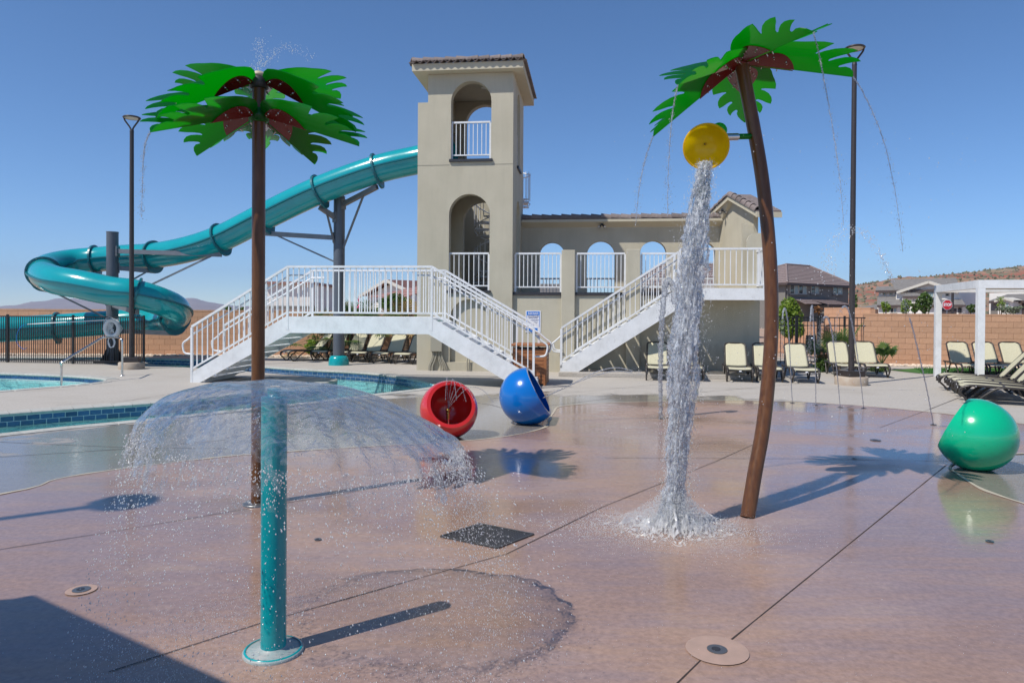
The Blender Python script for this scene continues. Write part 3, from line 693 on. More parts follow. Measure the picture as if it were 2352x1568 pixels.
# lower front wall
mb = MB(); mb.box((U1+.002,VW,0),(UR,VW+.25,ZA-.09)); part('lower_wall', mb, m_stucco, arc)
mb = MB(); mb.box((UR-.25,VW+.252,0),(UR,VB+1,ZA-.09)); part('end_wall', mb, m_stucco, arc)
mb = MB(); mb.box((U1+.002,VW,ZA-.088),(UR,VB,ZA)); part('walkway_floor', mb, m_conc, arc)
mb = MB(); mb.box((U1+.002,VW-.05,ZA-.07),(bu(1289,VW)-.002,VW-.002,ZA+.012)); part('ledge', mb, m_dark, arc)
mb = MB(); mb.box((bu(1321,VW)+.002,VW-.05,ZA-.07),(bu(1437,VW)-.002,VW-.002,ZA+.012)); part('ledge', mb, m_dark, arc)
mb = MB(); mb.box((bu(1471,VW)+.002,VW-.05,ZA-.07),(bu(1590,VW),VW-.002,ZA+.012)); part('ledge', mb, m_dark, arc)
VP = VW-.12
for (p0, p1, pt) in ((1289,1320,574),(1438,1470,572.5)):
    mb = MB(); u0, u1 = bu(p0,VP), bu(p1,VP); mb.box((u0,VP,0),(u1,VW+.2,bz(pt,VP,p0))); part('pilaster', mb, m_stucco, arc, bevel=.015)
mb = MB(); mb.box((bu(1606,VP),VP+.09,0),(bu(1608,VP),VW,ZA-.2)); part('stucco_joint', mb, m_dark, arc)
guard(arc, (bu(1183,VW),VW+.05),(bu(1287,VW),VW+.05), ZA, ZA, bz(582,VW,1230)-ZA, .16, 11)
guard(arc, (bu(1324,VW),VW+.05),(bu(1435,VW),VW+.05), ZA, ZA, bz(582,VW,1380)-ZA, .16, 12)
guard(arc, (bu(1473,VW),VW+.05),(bu(1560,VW),VW+.05), ZA, ZA, bz(582,VW,1500)-ZA, .16, 9)
# back wall with arches
ZWT = bz(523,VB,1380)
UE = bu(1651, VB)
holes = []
for (p0,p1,pc) in ((1238,1295,556.5),(1347,1411,553.5),(1469,1530,553),(1588,1643,556)):
    holes.append(arch(bu(p0,VB), bu(p1,VB), ZA+.02, bz(pc,VB,p0)))
mb = MB(); mb.slab([[(U1+.002,0),(UE,0),(UE,ZWT),(U1+.002,ZWT)]]+holes, lambda a,b,c:(a,VB+c,b), .3); part('arcade_wall', mb, m_stucco, arc)
# eave: sloped soffit, fascia, cap tiles
zf0 = bz(509,VB-.32,1380); zf1 = bz(503.5,VB-.32,1380)
mb = MB(); vs = [(u,v,z) for u in (U1+.01,UE+.6) for v, z in ((VB-.01,ZWT),(VB-.32,zf0),(VB-.32,zf1),(VB+.5,zf1))]
mb.add(vs, [(0,1,5,4),(1,2,6,5),(2,3,7,6),(3,0,4,7),(0,3,2,1),(4,5,6,7)]); part('eave', mb, m_stucco_trim, arc)
n = int((UE+.4-U1)/.31)
for k in range(n): inst('ridge_tile', CP, arc, (U1+.02+k*.31, VB-.22, zf1+.045+.006*math.sin(k*1.7)), (0,.07,0), (1.0,1.3,1.75))
mb = MB(); mb.box((U1+.01,VB-.31,zf1+.001),(UE+.5,VB+.45,zf1+.03)); part('roof_underlay', mb, m_rtile, arc)
# rear guard rail at the walkway's back, lower
VR = VB+1.6
guard(arc, (bu(1232,VR),VR),(bu(1300,VR),VR), 1.75, 1.75, bz(640,VR,1300)-1.75, .1, 9)
guard(arc, (bu(1340,VR),VR),(bu(1420,VR),VR), 1.75, 1.75, bz(640,VR,1380)-1.75, .1, 10)
guard(arc, (bu(1462,VR),VR),(bu(1650,VR),VR), 1.75, 1.75, bz(640,VR,1550)-1.75, .1, 20)
# flood lights under the eave
def flood(u, v, z, label):
    t = thing('flood_light', label, 'flood light', (u,v,z), frame=True, group='small twin flood lights under the eaves')
    mb = MB(); mb.cyl((u,v,z),(u,v,z-.03),.05,n=14); part('mount', mb, m_dark, t)
    for s in (-1,1):
        mb = MB(); mb.tube([(u,v,z-.03),(u+s*.05,v-.03,z-.08),(u+s*.09,v-.10,z-.12)],[.02,.03,.05],10); part('lamp_head', mb, m_dark, t)
        mb = MB(); mb.tube([(u+s*.09,v-.10,z-.12),(u+s*.092,v-.105,z-.124)],[.042,.04],10); part('lens', mb, m_lens, t)
flood(bu(1381,VB-.2), VB-.2, bz(513,VB-.2,1381), 'small twin flood light under the long tiled eave')
# wing with a gable end seen obliquely
W0 = l2w(UE, VB); VF1 = .12; W1 = l2w(bu(1731, VF1), VF1)
class FRP:
    def __init__(s, A, B):
        s.A = Vector((A.x,A.y,0)); s.B = Vector((B.x,B.y,0)); s.u = s.B-s.A; s.L = s.u.length; s.u.normalize(); s.v = Vector((-s.u.y,s.u.x,0))
    def w(s, u, v, z): return s.A+s.u*u+s.v*v+Vector((0,0,z))
    def bl(s, px, py, v=0.0):
        d = ray(px,py); o = Vector((0,0,EYE))-s.A; t = (v-o.dot(s.v))/d.dot(s.v); p = o+d*t; return p.dot(s.u), p.z
    def f(s, u, v, z): return w2l(s.w(u,v,z))
FW = FRP(W0, W1)
wing = thing('gabled_wing', 'stucco wing with tiled gable above the white deck', 'building', (w2l(W1).x, w2l(W1).y, 0), frame=True)
up = Vector((0,0,1))
pk = FW.bl(1687,461); wl = FW.bl(1651,522); wr = FW.bl(1731,488)
mb = MB(); mb.slab([[(wr[0],ZA+.002),(-.3,ZA+.002),(-.3,wl[1]-.05),(wl[0],wl[1]),(pk[0],pk[1]),(wr[0],wr[1])]], lambda a,b,c:FW.f(a,c,b), .13); part('gable_wall', mb, m_stucco, wing)
og = .3
for _ in range(80): og += (FW.bl(1655.5,466,-og)[0]-pk[0])*.1
og = max(.2, min(1.0, og))
ap = (pk[0], FW.bl(1655.5,466,-og)[1]); rl = FW.bl(1622,506,-og); rr = FW.bl(1736,497,-og)
q = .12; UIN = .5
mb = MB()
for a, b in ((rr,ap),(ap,rl)):
    pts = [(a[0],a[1]),(b[0],b[1]),(b[0],b[1]+q),(a[0],a[1]+q)]; vs = [FW.f(x,-og,z) for x,z in pts]+[FW.f(x,-og+.05,z) for x,z in pts]; mb.add(vs, [(0,1,2,3),(7,6,5,4),(0,4,5,1),(1,5,6,2),(2,6,7,3),(3,7,4,0)])
part('rake_board', mb, m_stucco_trim, wing)
mb = MB(); o5 = -og+.05
mb.add([FW.f(rr[0],o5,rr[1]),FW.f(ap[0],o5,ap[1]),FW.f(rl[0],o5,rl[1]),FW.f(wr[0],0,wr[1]),FW.f(pk[0],0,pk[1]),FW.f(wl[0],0,wl[1])], [(0,1,4,3),(1,2,5,4)])
mb.add([FW.f(rr[0],o5,rr[1]),FW.f(wr[0],0,wr[1]),FW.f(rr[0],UIN,rr[1]),FW.f(wr[0],UIN,wr[1])],[(0,1,3,2)]); part('soffit', mb, m_stucco_trim, wing, fix=False)
mb = MB()
for a, b in ((rr,ap),(ap,rl)):
    vs = [FW.f(p[0],v,p[1]+q+h) for h in (.0,.05) for v in (-og,UIN) for p in (a,b)]; mb.add(vs, [(0,1,3,2),(4,5,7,6),(0,1,5,4),(2,3,7,6),(0,2,6,4),(1,3,7,5)])
part('roof_deck', mb, m_rtile, wing)
mb = MB(); vs = [FW.f(rr[0]+a,v,rr[1]+z) for z in (-.02,q) for a,v in ((-.01,-og),(.05,-og),(.05,UIN),(-.01,UIN))]; mb.add(vs,[(0,1,2,3),(4,5,6,7),(0,1,5,4),(1,2,6,5),(2,3,7,6),(3,0,4,7)]); part('eave_board', mb, m_stucco_trim, wing)
for a, b in ((rr,ap),(rl,ap)):
    A = FW.f(a[0],-og+.06,a[1]+q+.03); B = FW.f(b[0],-og+.06,b[1]+q+.03); d = B-A; n = max(1, round(d.length/.36)); ang = math.atan2(d.y,d.x); pit = math.asin(d.z/d.length)
    for k in range(n): inst('ridge_tile', CP, wing, A+d*(k/n), (0,-pit+.05,ang), (1.15,1.25,1.5))
vbt = -.12
pts = [(BL(px,py,vbt)) for px,py in ((1716,690),(1716,552),(1721,542),(1730,536),(1749,535),(1750,547),(1752,558),(1757,568))]
pts = [(p[0],p[1]) for p in pts]; pts[0] = (pts[0][0],ZA); pts.append((pts[-1][0],ZA))
mb = MB(); mb.slab([pts], lambda a,b,c:(a,vbt+c,b), .12); part('scroll_buttress', mb, m_stucco, wing)
vb2 = .45
pts = [BL(px,py,vb2) for px,py in ((1700,690),(1700,515),(1706,519),(1713,521),(1724,521),(1727,532),(1733,545))]
pts[0] = (pts[0][0],ZA); pts.append((pts[-1][0],ZA))
mb = MB(); mb.slab([pts], lambda a,b,c:(a,vb2-.3+c,b), .14); part('scroll_buttress', mb, m_stucco, wing)
fp = FW.f(FW.bl(1660,480,-og*.6)[0], -og*.6, FW.bl(1660,480,-og*.6)[1]); flood(fp.x, fp.y, fp.z, 'small twin flood light under the peak of the gable')

# ------------------------------------------------------------------ white stair and deck on the right
VD = -1.0
ZD = bz(661.5, VD, 1700); UD0 = bu(1558, VD); UD1 = bu(1759, VD)
plinth = thing('concrete_plinth', 'low concrete step running along the foot of the arcade wall', 'concrete step', (bu(1500,VD), 0, 0), frame=True)
mb = MB(); mb.box((bu(1284,-1.25),-1.25,0),(UR-.02,VW-.002,.11)); part('step', mb, m_deck, plinth, bevel=.01)
rst = thing('white_staircase', 'white metal stair climbing right to the deck beside the arcade', 'staircase', (UD0, VD+.5, 0), frame=True)
sA = BL(1287,853,VD); 
def P2(*pts): return [BL(a,b,VD) for a,b in pts]
ULs = bu(1287,VD)
str_pts = [(ULs,.112),(bu(1329,VD),.112)] + P2((1560,708),(1560,664),(1287,838))
for v in (VD, VW-.12):
    mb = MB(); mb.slab([str_pts], lambda a,b,c:(a,v+c,b), .06); part('stringer', mb, m_white, rst)
z0s = BL(1287,838,VD)[1]; z1s = BL(1558,665,VD)[1]
n = 12
for k in range(n):
    f = (k+.5)/n; u = ULs + (UD0-ULs)*f; z = z0s+(z1s-z0s)*f-.06
    mb = MB(); mb.box((u-.13,VD+.062,z-.02),(u+.15,VW-.122,z+.02)); part('tread', mb, m_white2, rst)
guard(rst, (ULs+.03,VD+.03),(UD0,VD+.03), z0s+.02, z1s+.02, .97, .09, 22, pw=.06, post_below=.1)
guard(rst, (ULs+.03,VW-.09),(UD0,VW-.09), z0s+.02, z1s+.02, .97, .09, 22, pw=.06, post_below=.1)
def loop_rail(parent, u, v, z, sgn, ext=.24, drop=.42, r=.022, nm='handrail_loop'):
    mb = MB(); mb.tube(crom([(u,v,z),(u+sgn*ext*.55,v,z-.13),(u+sgn*ext,v,z-.22),(u+sgn*ext*1.02,v,z-drop+.12),(u+sgn*ext*.8,v,z-drop),(u,v,z-drop-.02)],6), r, 8); part(nm, mb, m_white, parent)
for v in (VD+.10, VW-.18):
    mb = MB(); mb.tube([(ULs+.02,v,z0s+.78),(UD0,v,z1s+.80)], .021, 8); part('handrail', mb, m_white, rst)
    loop_rail(rst, ULs+.02, v, z0s+.78, -1)
wd = thing('white_deck', 'white metal landing deck at the top of the right stair', 'deck', ((UD0+UD1)/2, VD+.6, 0), frame=True)
mb = MB(); mb.box((UD0+.003,VD,bz(689,VD,1700)),(UD1,VD+.06,ZD)); part('fascia', mb, m_white, wd)
mb = MB(); mb.box((UD1-.06,VD+.062,bz(689,VD,1700)),(UD1,VW+.9,ZD)); part('fascia', mb, m_white, wd)
mb = MB(); mb.box((UD0+.003,VD+.062,ZD-.08),(UD1-.062,VW-.06,ZD-.03)); part('floor_plate', mb, m_white2, wd)
guard(wd, (UD0+.03,VD+.03),(UD1-.03,VD+.03), ZD, ZD, bz(571,VD,1700)-ZD, .09, 15)
guard(wd, (UD1-.03,VD+.1),(UD1-.03,VW+.8), ZD, ZD, bz(571,VD,1700)-ZD, .09, 14)

# ------------------------------------------------------------------ SLIDE RULES sign and cedar bin
def text_mesh(txt, size, mat, name, bold=.0):
    cu = bpy.data.curves.new(name, 'FONT'); cu.body = txt; cu.size = size; cu.align_x = 'CENTER'; cu.align_y = 'CENTER'; cu.extrude = .001; cu.offset = bold
    o = bpy.data.objects.new(name, cu); COL.objects.link(o); dg = bpy.context.evaluated_depsgraph_get(); dg.update()
    me = bpy.data.meshes.new_from_object(o.evaluated_get(dg)); bpy.data.objects.remove(o); me.name = name; me.materials.clear(); me.materials.append(mat); return me
VSg = VW-.012
su0, su1 = bu(1207.5,VSg), bu(1242,VSg); sz1, sz0 = bz(713.5,VSg,1225), bz(763,VSg,1225); suc = (su0+su1)/2
sg = thing('slide_rules_sign', 'white and blue SLIDE RULES sign on the stucco wall', 'sign', (suc,VSg,0), frame=True)
sw, sh = su1-su0, sz1-sz0
mb = MB(); mb.box((su0,VSg-.004,sz0),(su1,VSg+.01,sz1)); part('panel', mb, m_signwhite, sg)
mb = MB(); mb.box((su0+.06*sw,VSg-.008,sz1-.205*sh),(su1-.07*sw,VSg-.0045,sz1-.03*sh)); part('header', mb, m_signblue, sg)
mb = MB(); mb.box((su0+.06*sw,VSg-.008,sz0+.03*sh),(su1-.07*sw,VSg-.0045,sz0+.2*sh)); part('footer', mb, m_signblue, sg)
for a, b in ((su0+.06*sw, su0+.085*sw), (su1-.10*sw, su1-.07*sw)):
    mb = MB(); mb.box((a,VSg-.008,sz0+.2*sh+.001),(b,VSg-.0045,sz1-.205*sh-.001)); part('border', mb, m_signblue, sg)
inst('title', text_mesh('SLIDE RULES', .088, m_signwhite, 'title', .0015), sg, (suc,VSg-.010,sz1-.122*sh), (PI/2,0,0), (sw/.60*.86,1,1))
for k, (tx, yy) in enumerate([('ONLY 1 RIDER AT A TIME',.24),('WAIT UNTIL THE LANDING',.275),('AREA IS CLEAR BEFORE',.31),('ENTERING THE SLIDE',.345),('SLIDE IN A SITTING POSITION',.42),('OR ON THE BACK ONLY',.455),('DO NOT ATTEMPT TO',.53),('STOP IN THE SLIDE',.565),('FOLLOW ALL RULES',.64)]):
    inst('lettering', text_mesh(tx, .026, m_ink, 'lettering'), sg, (suc,VSg-.006,sz1-yy*sh), (PI/2,0,0))
inst('lettering', text_mesh('THANK YOU', .03, m_signwhite, 'lettering'), sg, (suc,VSg-.010,sz0+.11*sh), (PI/2,0,0))
# cedar bin: px 1160..1265
VN = w2l(G(1180,884)).y
bn0, bn1 = bu(1178,VN), bu(1256,VN); bzt = BL(1250,791,VN)[1]
bn = thing('cedar_bin', 'square cedar board bin with flat lid behind the bridge stair', 'wooden bin', ((bn0+bn1)/2, VN+.45, 0), frame=True)
nb = 9
for k in range(nb):
    z0 = .04+(bzt-.14)*k/nb; z1 = .04+(bzt-.14)*(k+1)/nb-.012
    mb = MB(); mb.box((bn0+.07,VN,z0),(bn1-.07,VN+.02,z1)); part('board', mb, m_wood, bn)
    mb = MB(); mb.box((bn1-.02,VN+.08,z0),(bn1,VN+.85,z1)); part('board', mb, m_wood, bn)
for u in (bn0, bn1-.068):
    for v in (VN-.012, VN+.862): mb = MB(); mb.box((u,v,0),(u+.068,v+.07,bzt-.085)); part('corner_post', mb, m_wood, bn)
mb = MB(); mb.box((bn0+.01,VN+.03,.02),(bn1-.03,VN+.85,bzt-.1)); part('liner', mb, m_dark, bn)
mb = MB(); mb.box((bn0-.05,VN-.06,bzt-.04),(bn1+.05,VN+.98,bzt)); part('lid', mb, m_wood, bn, bevel=.006)

# ------------------------------------------------------------------ white bridge over the river
VF = w2l(G(438,878)).y; VBk = VF+1.5
ZB = bz(727.5, VF, 830)
uLb = bu(437,VF); uLt = bu(657,VF); uRt = bu(989,VF); uRb = bu(1223,VF)+.12
tl = BL(655,729,VF); 
br = thing('white_footbridge', 'white metal footbridge with stairs at both ends over the lazy river', 'footbridge', ((uLt+uRt)/2, (VF+VBk)/2, 0), frame=True)
zlb = bz(766,VF,830)
bl2 = BL(472,880,VF); blt = BL(666,762,VF); brt = BL(984,765,VF); br2 = BL(1156,871,VF)
sl = (br2[1]-brt[1])/(br2[0]-brt[0]); ubr = brt[0] + (0-brt[1])/sl
zL = BL(441,857,VF)[1]; topR = BL(991,731,VF); tR2 = BL(1180,839,VF); slR = (tR2[1]-topR[1])/(tR2[0]-topR[0])
zR = topR[1] + slR*(uRb-topR[0])
if zR < .04: zR = .04
fpts = [(uLb,0),(uLb+.24,0),(blt[0],zlb),(brt[0],zlb),(ubr,0),(uRb,0),(uRb,zR),(uRt,ZB),(uLt,ZB),(uLb,zL)]
for v in (VF, VBk-.05):
    mb = MB(); mb.slab([fpts], lambda a,b,c:(a,v+c,b), .05); part('stringer', mb, m_white, br)
mb = MB(); mb.box((uLt+.05,VF+.052,ZB-.07),(uRt-.05,VBk-.052,ZB-.02)); part('deck_plate', mb, m_white2, br)
nt = 8
for k in range(nt):
    f = (k+.6)/nt
    for (ua, za, ub_, zb2) in ((uLb, zL-.33, uLt, ZB-.29), (uRb, zR-.12, uRt, ZB-.04)):
        u = ua+(ub_-ua)*f; z = za+(zb2-za)*f; s = 1 if ub_ > ua else -1
        if z < .03: continue
        mb = MB(); mb.box((u-.14,VF+.052,z-.03),(u+.14,VBk-.052,z)); mb2 = mb
        mb.box((u-.14*s-.012,VF+.053,z-.16),(u-.14*s+.012,VBk-.053,z-.031)); part('tread', mb, m_white2, br)
tops = {'Lb': bz(750,VF,441), 'Lt': bz(612.5,VF,660), 'Rt': bz(612.5,VF,991), 'Rb': bz(752,VF,1223)}
def guard2(parent, a, b, ta, tb_, ba, bb, n, posts, floor_a=0, floor_b=0, pw=.05):
    A = Vector((a[0],a[1],ta)); B = Vector((b[0],b[1],tb_)); A2 = Vector((a[0],a[1],ba)); B2 = Vector((b[0],b[1],bb)); ang = math.atan2(B.y-A.y,B.x-A.x)
    mb = MB(); mb.bar(A, B, .055, .05); part('top_rail', mb, m_white, parent)
    mb = MB(); mb.bar(A2, B2, .04, .04); part('bottom_rail', mb, m_white, parent)
    for f, P, fl in ((posts[0], A, floor_a), (posts[1], B, floor_b)):
        if f: mb = MB(); mb.box((P.x-pw/2,P.y-pw/2,fl),(P.x+pw/2,P.y+pw/2,P.z-.02)); part('post', mb, m_white, parent)
    for k in range(1, n):
        f = k/n; z1 = ta+(tb_-ta)*f; z0 = ba+(bb-ba)*f
        inst('picket', picket_mesh(z1-z0-.01, .022, m_white), parent, (a[0]+(b[0]-a[0])*f, a[1]+(b[1]-a[1])*f, z0), (0,0,ang))
for v in (VF+.02, VBk-.02):
    guard2(br, (uLb+.03,v),(uLt+.03,v), tops['Lb'], tops['Lt'], zL+.10, ZB+.10, 18, (True,True), 0, ZB-.3)
    guard2(br, (uLt+.03,v),(uRt+.02,v), tops['Lt'], tops['Rt'], ZB+.09, ZB+.09, 25, (False,False))
    guard2(br, (uRt+.02,v),(uRb-.09,v), tops['Rt'], tops['Rb'], ZB+.10, zR+.14, 18, (True,True), ZB-.3, 0)
for v in (VF+.11, VBk-.11):
    for (ua,za,ub_,zb2,sg_) in ((uLb+.02, tops['Lb']-.17, uLt+.05, tops['Lt']-.19, -1), (uRb-.06, tops['Rb']-.17, uRt-.02, tops['Rt']-.19, 1)):
        d = .32*(-sg_)
        mb = MB(); mb.tube([(ua,v,za),(ub_,v,zb2),(ub_+d,v,zb2)], .022, 8); part('handrail', mb, m_white, br)
        loop_rail(br, ua, v, za, sg_, .26, .46)
# sign lines up with nothing else: river support pads of the bridge
# ------------------------------------------------------------------ lamp posts
def lamp_post(base, zt, zpad, padr, label, rot=0.0, fork=.42, headr=.24):
    t = thing('lamp_post', label, 'lamp post', base, 'dark bronze lamp posts around the pool deck')
    x, y = base[0], base[1]
    if zpad:
        mb = MB(); mb.lathe([(0,zpad),(padr-.02,zpad),(padr,zpad-.02),(padr,0)], 40, Matrix.Translation((x,y,0))); part('concrete_footing', mb, m_conc, t)
        Mx = Matrix.Rotation(rot,3,'Z'); mb = MB(); mb.cbox((x,y,zpad+.07),(.44,.44,.14),Mx); part('base_cover', mb, m_bronze, t, bevel=.008)
    zf = zt-fork
    mb = MB(); mb.tube([(x,y,zpad),(x,y,zf)],[.07,.055],14); part('pole', mb, m_bronze, t)
    mb = MB(); mb.tube([(x,y,zf),(x,y,zf+.06)],[.06,.05],14); part('collar', mb, m_dark, t)
    for s in (-1,1):
        mb = MB(); mb.tube(crom([(x+s*.01,y,zf+.03),(x+s*.06,y,zf+.14),(x+s*headr*.8,y,zt-.10),(x+s*headr*.9,y,zt-.03)],5),[.03]*3+[.024]*13,8); part('fork_arm', mb, m_bronze, t)
    mb = MB(); mb.lathe([(0,zt+.03),(headr*.5,zt+.028),(headr*.9,zt+.01),(headr,zt-.015),(headr*.96,zt-.035),(headr*.8,zt-.035)], 32, Matrix.Translation((x,y,0))); part('lamp_head', mb, m_bronze, t)
    mb = MB(); mb.lathe([(0,zt-.038),(headr*.8,zt-.034)], 32, Matrix.Translation((x,y,0))); part('lens', mb, m_lens, t)
    mb = MB(); mb.box((x-.025,y-.08,zpad+.45),(x+.025,y-.06,zpad+.62)); part('hand_hole_cover', mb, m_bronze, t)
    return t
pR = G(1955,883); pR.z = 0
lamp_post(pR, bz(0,0) if False else EYE+(720.8-112)*pR.y/FPX, .20, .37, 'tall dark lamp post on a round concrete footing behind the curved palm', .2)
pL = G(302,847)
lamp_post(pL, EYE+(711-271)*pL.y/FPX, .20, .34, 'tall dark lamp post on the left in front of the grey slide column', .3)
hs = G(290,1153); off = Vector((SUN_TO[0],SUN_TO[1],0)).normalized()*(7.6/math.tan(math.radians(SUN_EL)))
lamp_post(Vector((hs.x-off.x,hs.y-off.y,0)), 7.6, .2, .37, 'lamp post outside the frame on the left whose round head shades the pad', 0, headr=.29)

# ------------------------------------------------------------------ tube slide
YS = lambda px, py, Y: AT(px, py, Y)
ctl = [(1040,352,20.9),(960,367.6,21.2),(864,390,21.3),(734,437,21.6),(612,495,22.0),(511,546,22.4),(430,573,22.8),(353,587,23.3),(285,591,23.7),(222,596,23.9),(160,602,23.6),(112,613,22.7),(101,629,21.6),(128,643,20.8),(182,653,20.5),(255,668,20.5),(311,675,20.6),(365,691,21.0),(402,708,21.8),(404,727,22.9),(372,737,23.8),(320,737,24.1),(240,742,24.1),(130,750,23.9),(0,757,23.4),(-140,765,22.8)]
path = crom([YS(*c) for c in ctl], 10)
# arc-length even
path = resample(path, .12)
RT = .42
slide = thing('water_slide', 'winding teal fibreglass tube slide coming down from the tower', 'water slide', Vector((path[len(path)//2].x, path[len(path)//2].y, 0)))
def near_idx(px, lo, hi):
    best = None
    for i in range(lo, hi):
        p = path[i]; 
        d = Vector(p)-Vector((0,0,EYE)); c = CAMROT.transposed() @ d; X = CW/2 + FPX*c.x/-c.z
        if best is None or abs(X-px) < best[0]: best = (abs(X-px), i)
    return best[1]
N = len(path)
iL = near_idx(95, 0, int(N*.62)); iRt = near_idx(430, iL, N)
fl = [near_idx(866,0,iL), near_idx(736,0,iL), near_idx(605,0,iL), near_idx(511,0,iL), near_idx(353,0,iL), near_idx(222,0,iL), iL, near_idx(311,iL,iRt), min(N-2,iRt+6), near_idx(130,iRt,N)]
fl = sorted(set(fl))
bounds = [0]+fl+[N-1]
for a, b in zip(bounds, bounds[1:]):
    if b-a < 2: continue
    seg = path[a:b+1]
    mb = MB(); mb.tube(seg, RT, 28, caps=False)
    sgm = part('tube_section', mb, m_slide, slide, fix=False)
    for sd in (-1,1):
        vs = []
        for i in range(a, b+1):
            t = (path[min(i+1,N-1)]-path[max(i-1,0)]).normalized(); s_ = t.cross(up).normalized()*sd; u_ = s_.cross(t).normalized()*(-sd)
            c = path[i]
            for dr, dz in ((RT-.01,.022),(RT+.05,.022),(RT+.05,-.022),(RT-.01,-.022)): vs.append(c+s_*dr+up*dz)
        m_ = b-a+1
        mb = MB(); mb.add(vs, [(4*i+k,4*i+k+1,4*i+5+k,4*i+4+k) for i in range(m_-1) for k in range(3)]); part('seam_flange', mb, m_flange, sgm)
for i in fl:
    t = (path[min(i+1,N-1)]-path[max(i-1,0)]).normalized(); s_ = t.cross(up).normalized(); u_ = s_.cross(t).normalized(); c = path[i]
    vs = []; n = 36
    for dt in (-.03,.03):
        for r in (RT-.005, RT+.075):
            for k in range(n):
                a = 2*PI*k/n; rr_ = r
                if r > RT and math.sin(a) < -.75: rr_ = r+.10*(-math.sin(a)-.75)/.25
                vs.append(c+t*dt+s_*math.cos(a)*rr_+u_*math.sin(a)*rr_)
    fs = []
    for k in range(n):
        k2 = (k+1)%n; fs += [(k,k2,n+k2,n+k),(2*n+k,2*n+k2,3*n+k2,3*n+k),(n+k,n+k2,3*n+k2,3*n+k),(k,k2,2*n+k2,2*n+k)]
    mb = MB(); mb.add(vs, fs); fo = part('joint_ring', mb, m_flange, slide)
    mb = MB()
    for k in range(0,n,1):
        a = 2*PI*(k+.5)/n; mb.octa(c-t*.035*(1 if t.y > 0 else -1)+s_*math.cos(a)*(RT+.04)+u_*math.sin(a)*(RT+.04), .011)
    part('bolts', mb, m_steel, fo, kind='stuff')
# support columns and arms
def column(base, ztop, r, label, arms, foot):
    t = thing('slide_support', label, 'support column', base)
    mb = MB(); mb.cyl((base.x,base.y,.0),(base.x,base.y,ztop),r,n=24); part('column', mb, m_colgrey, t)
    mb = MB(); mb.cyl((base.x,base.y,ztop+.001),(base.x,base.y,ztop+.02),r+.01,n=24); part('cap_plate', mb, m_gal, t)
    for (z0, tip, bz0, bf) in arms:
        a = Vector((base.x,base.y,z0)); d = Vector((tip.x-base.x,tip.y-base.y,0)).normalized(); a = a+d*r
        mb = MB(); mb.bar(a, tip, .12, .14); part('arm', mb, m_gal, t)
        mb = MB(); mb.bar(a+Vector((0,0,-.16)), a+Vector((0,0,.16)), .2, .03, up=d); part('arm_plate', mb, m_gal, t)
        if bz0: mb = MB(); mb.bar(Vector((base.x,base.y,bz0))+d*r, a.lerp(tip, bf)+Vector((0,0,-.06)), .05, .05); part('brace', mb, m_gal, t)
    if foot == 'skirt':
        mb = MB(); mb.lathe([(r+.005,.30),(r+.07,.29),(r+.12,.22),(r+.14,.10),(r+.145,0)], 32, Matrix.Translation((base.x,base.y,0))); part('padded_skirt', mb, m_teal, t)
    else:
        mb = MB(); mb.cbox((base.x,base.y,.03),(.75,.75,.05)); part('base_plate', mb, m_black, t)
        for k in range(8):
            a = k*PI/4; mb = MB(); dx, dy = math.cos(a), math.sin(a); c = Vector((base.x,base.y,0))
            mb.add([c+Vector((dx*r,dy*r,.055)),c+Vector((dx*.36,dy*.36,.055)),c+Vector((dx*r,dy*r,.45))]+[c+Vector((dx*r-dy*.015,dy*r+dx*.015,.055)),c+Vector((dx*.36-dy*.015,dy*.36+dx*.015,.055)),c+Vector((dx*r-dy*.015,dy*r+dx*.015,.45))],[(0,1,2),(5,4,3),(0,3,4,1),(1,4,5,2),(2,5,3,0)])
            part('gusset', mb, m_black, t)
    return t
def below(i, off=.52): return path[i]-Vector((0,0,off))
c1 = G(258,832.5)
zt1 = AT(259,534,c1.y).z
f = fl
column(c1, zt1, .175, 'thick grey slide support column at the left loop, black base', [
    (AT(262,577,c1.y).z, below(near_idx(511,0,iL)), AT(262,690,c1.y).z, .9), (AT(262,615,c1.y).z, below(near_idx(353,0,iL)), AT(262,660,c1.y).z, .75),
    (AT(255,640,c1.y).z, below(near_idx(222,0,iL)), None, 0), (AT(255,690,c1.y).z, below(iL), AT(255,730,c1.y).z, .8),
    (AT(262,700,c1.y).z, below(near_idx(311,iL,iRt)), None, 0), (AT(262,760,c1.y).z, below(min(N-2,iRt+6)), None, 0)], 'plate')
c2 = G(778,838)
column(c2, AT(778,453,c2.y).z, .175, 'grey slide support column with teal skirt behind the footbridge', [
    (AT(778,470,c2.y).z, below(near_idx(866,0,iL)), AT(778,570,c2.y).z, .6), (AT(778,500,c2.y).z, below(near_idx(736,0,iL)), AT(778,560,c2.y).z, .5),
    (AT(778,546,c2.y).z, below(near_idx(605,0,iL)), AT(778,600,c2.y).z, .8)], 'skirt')
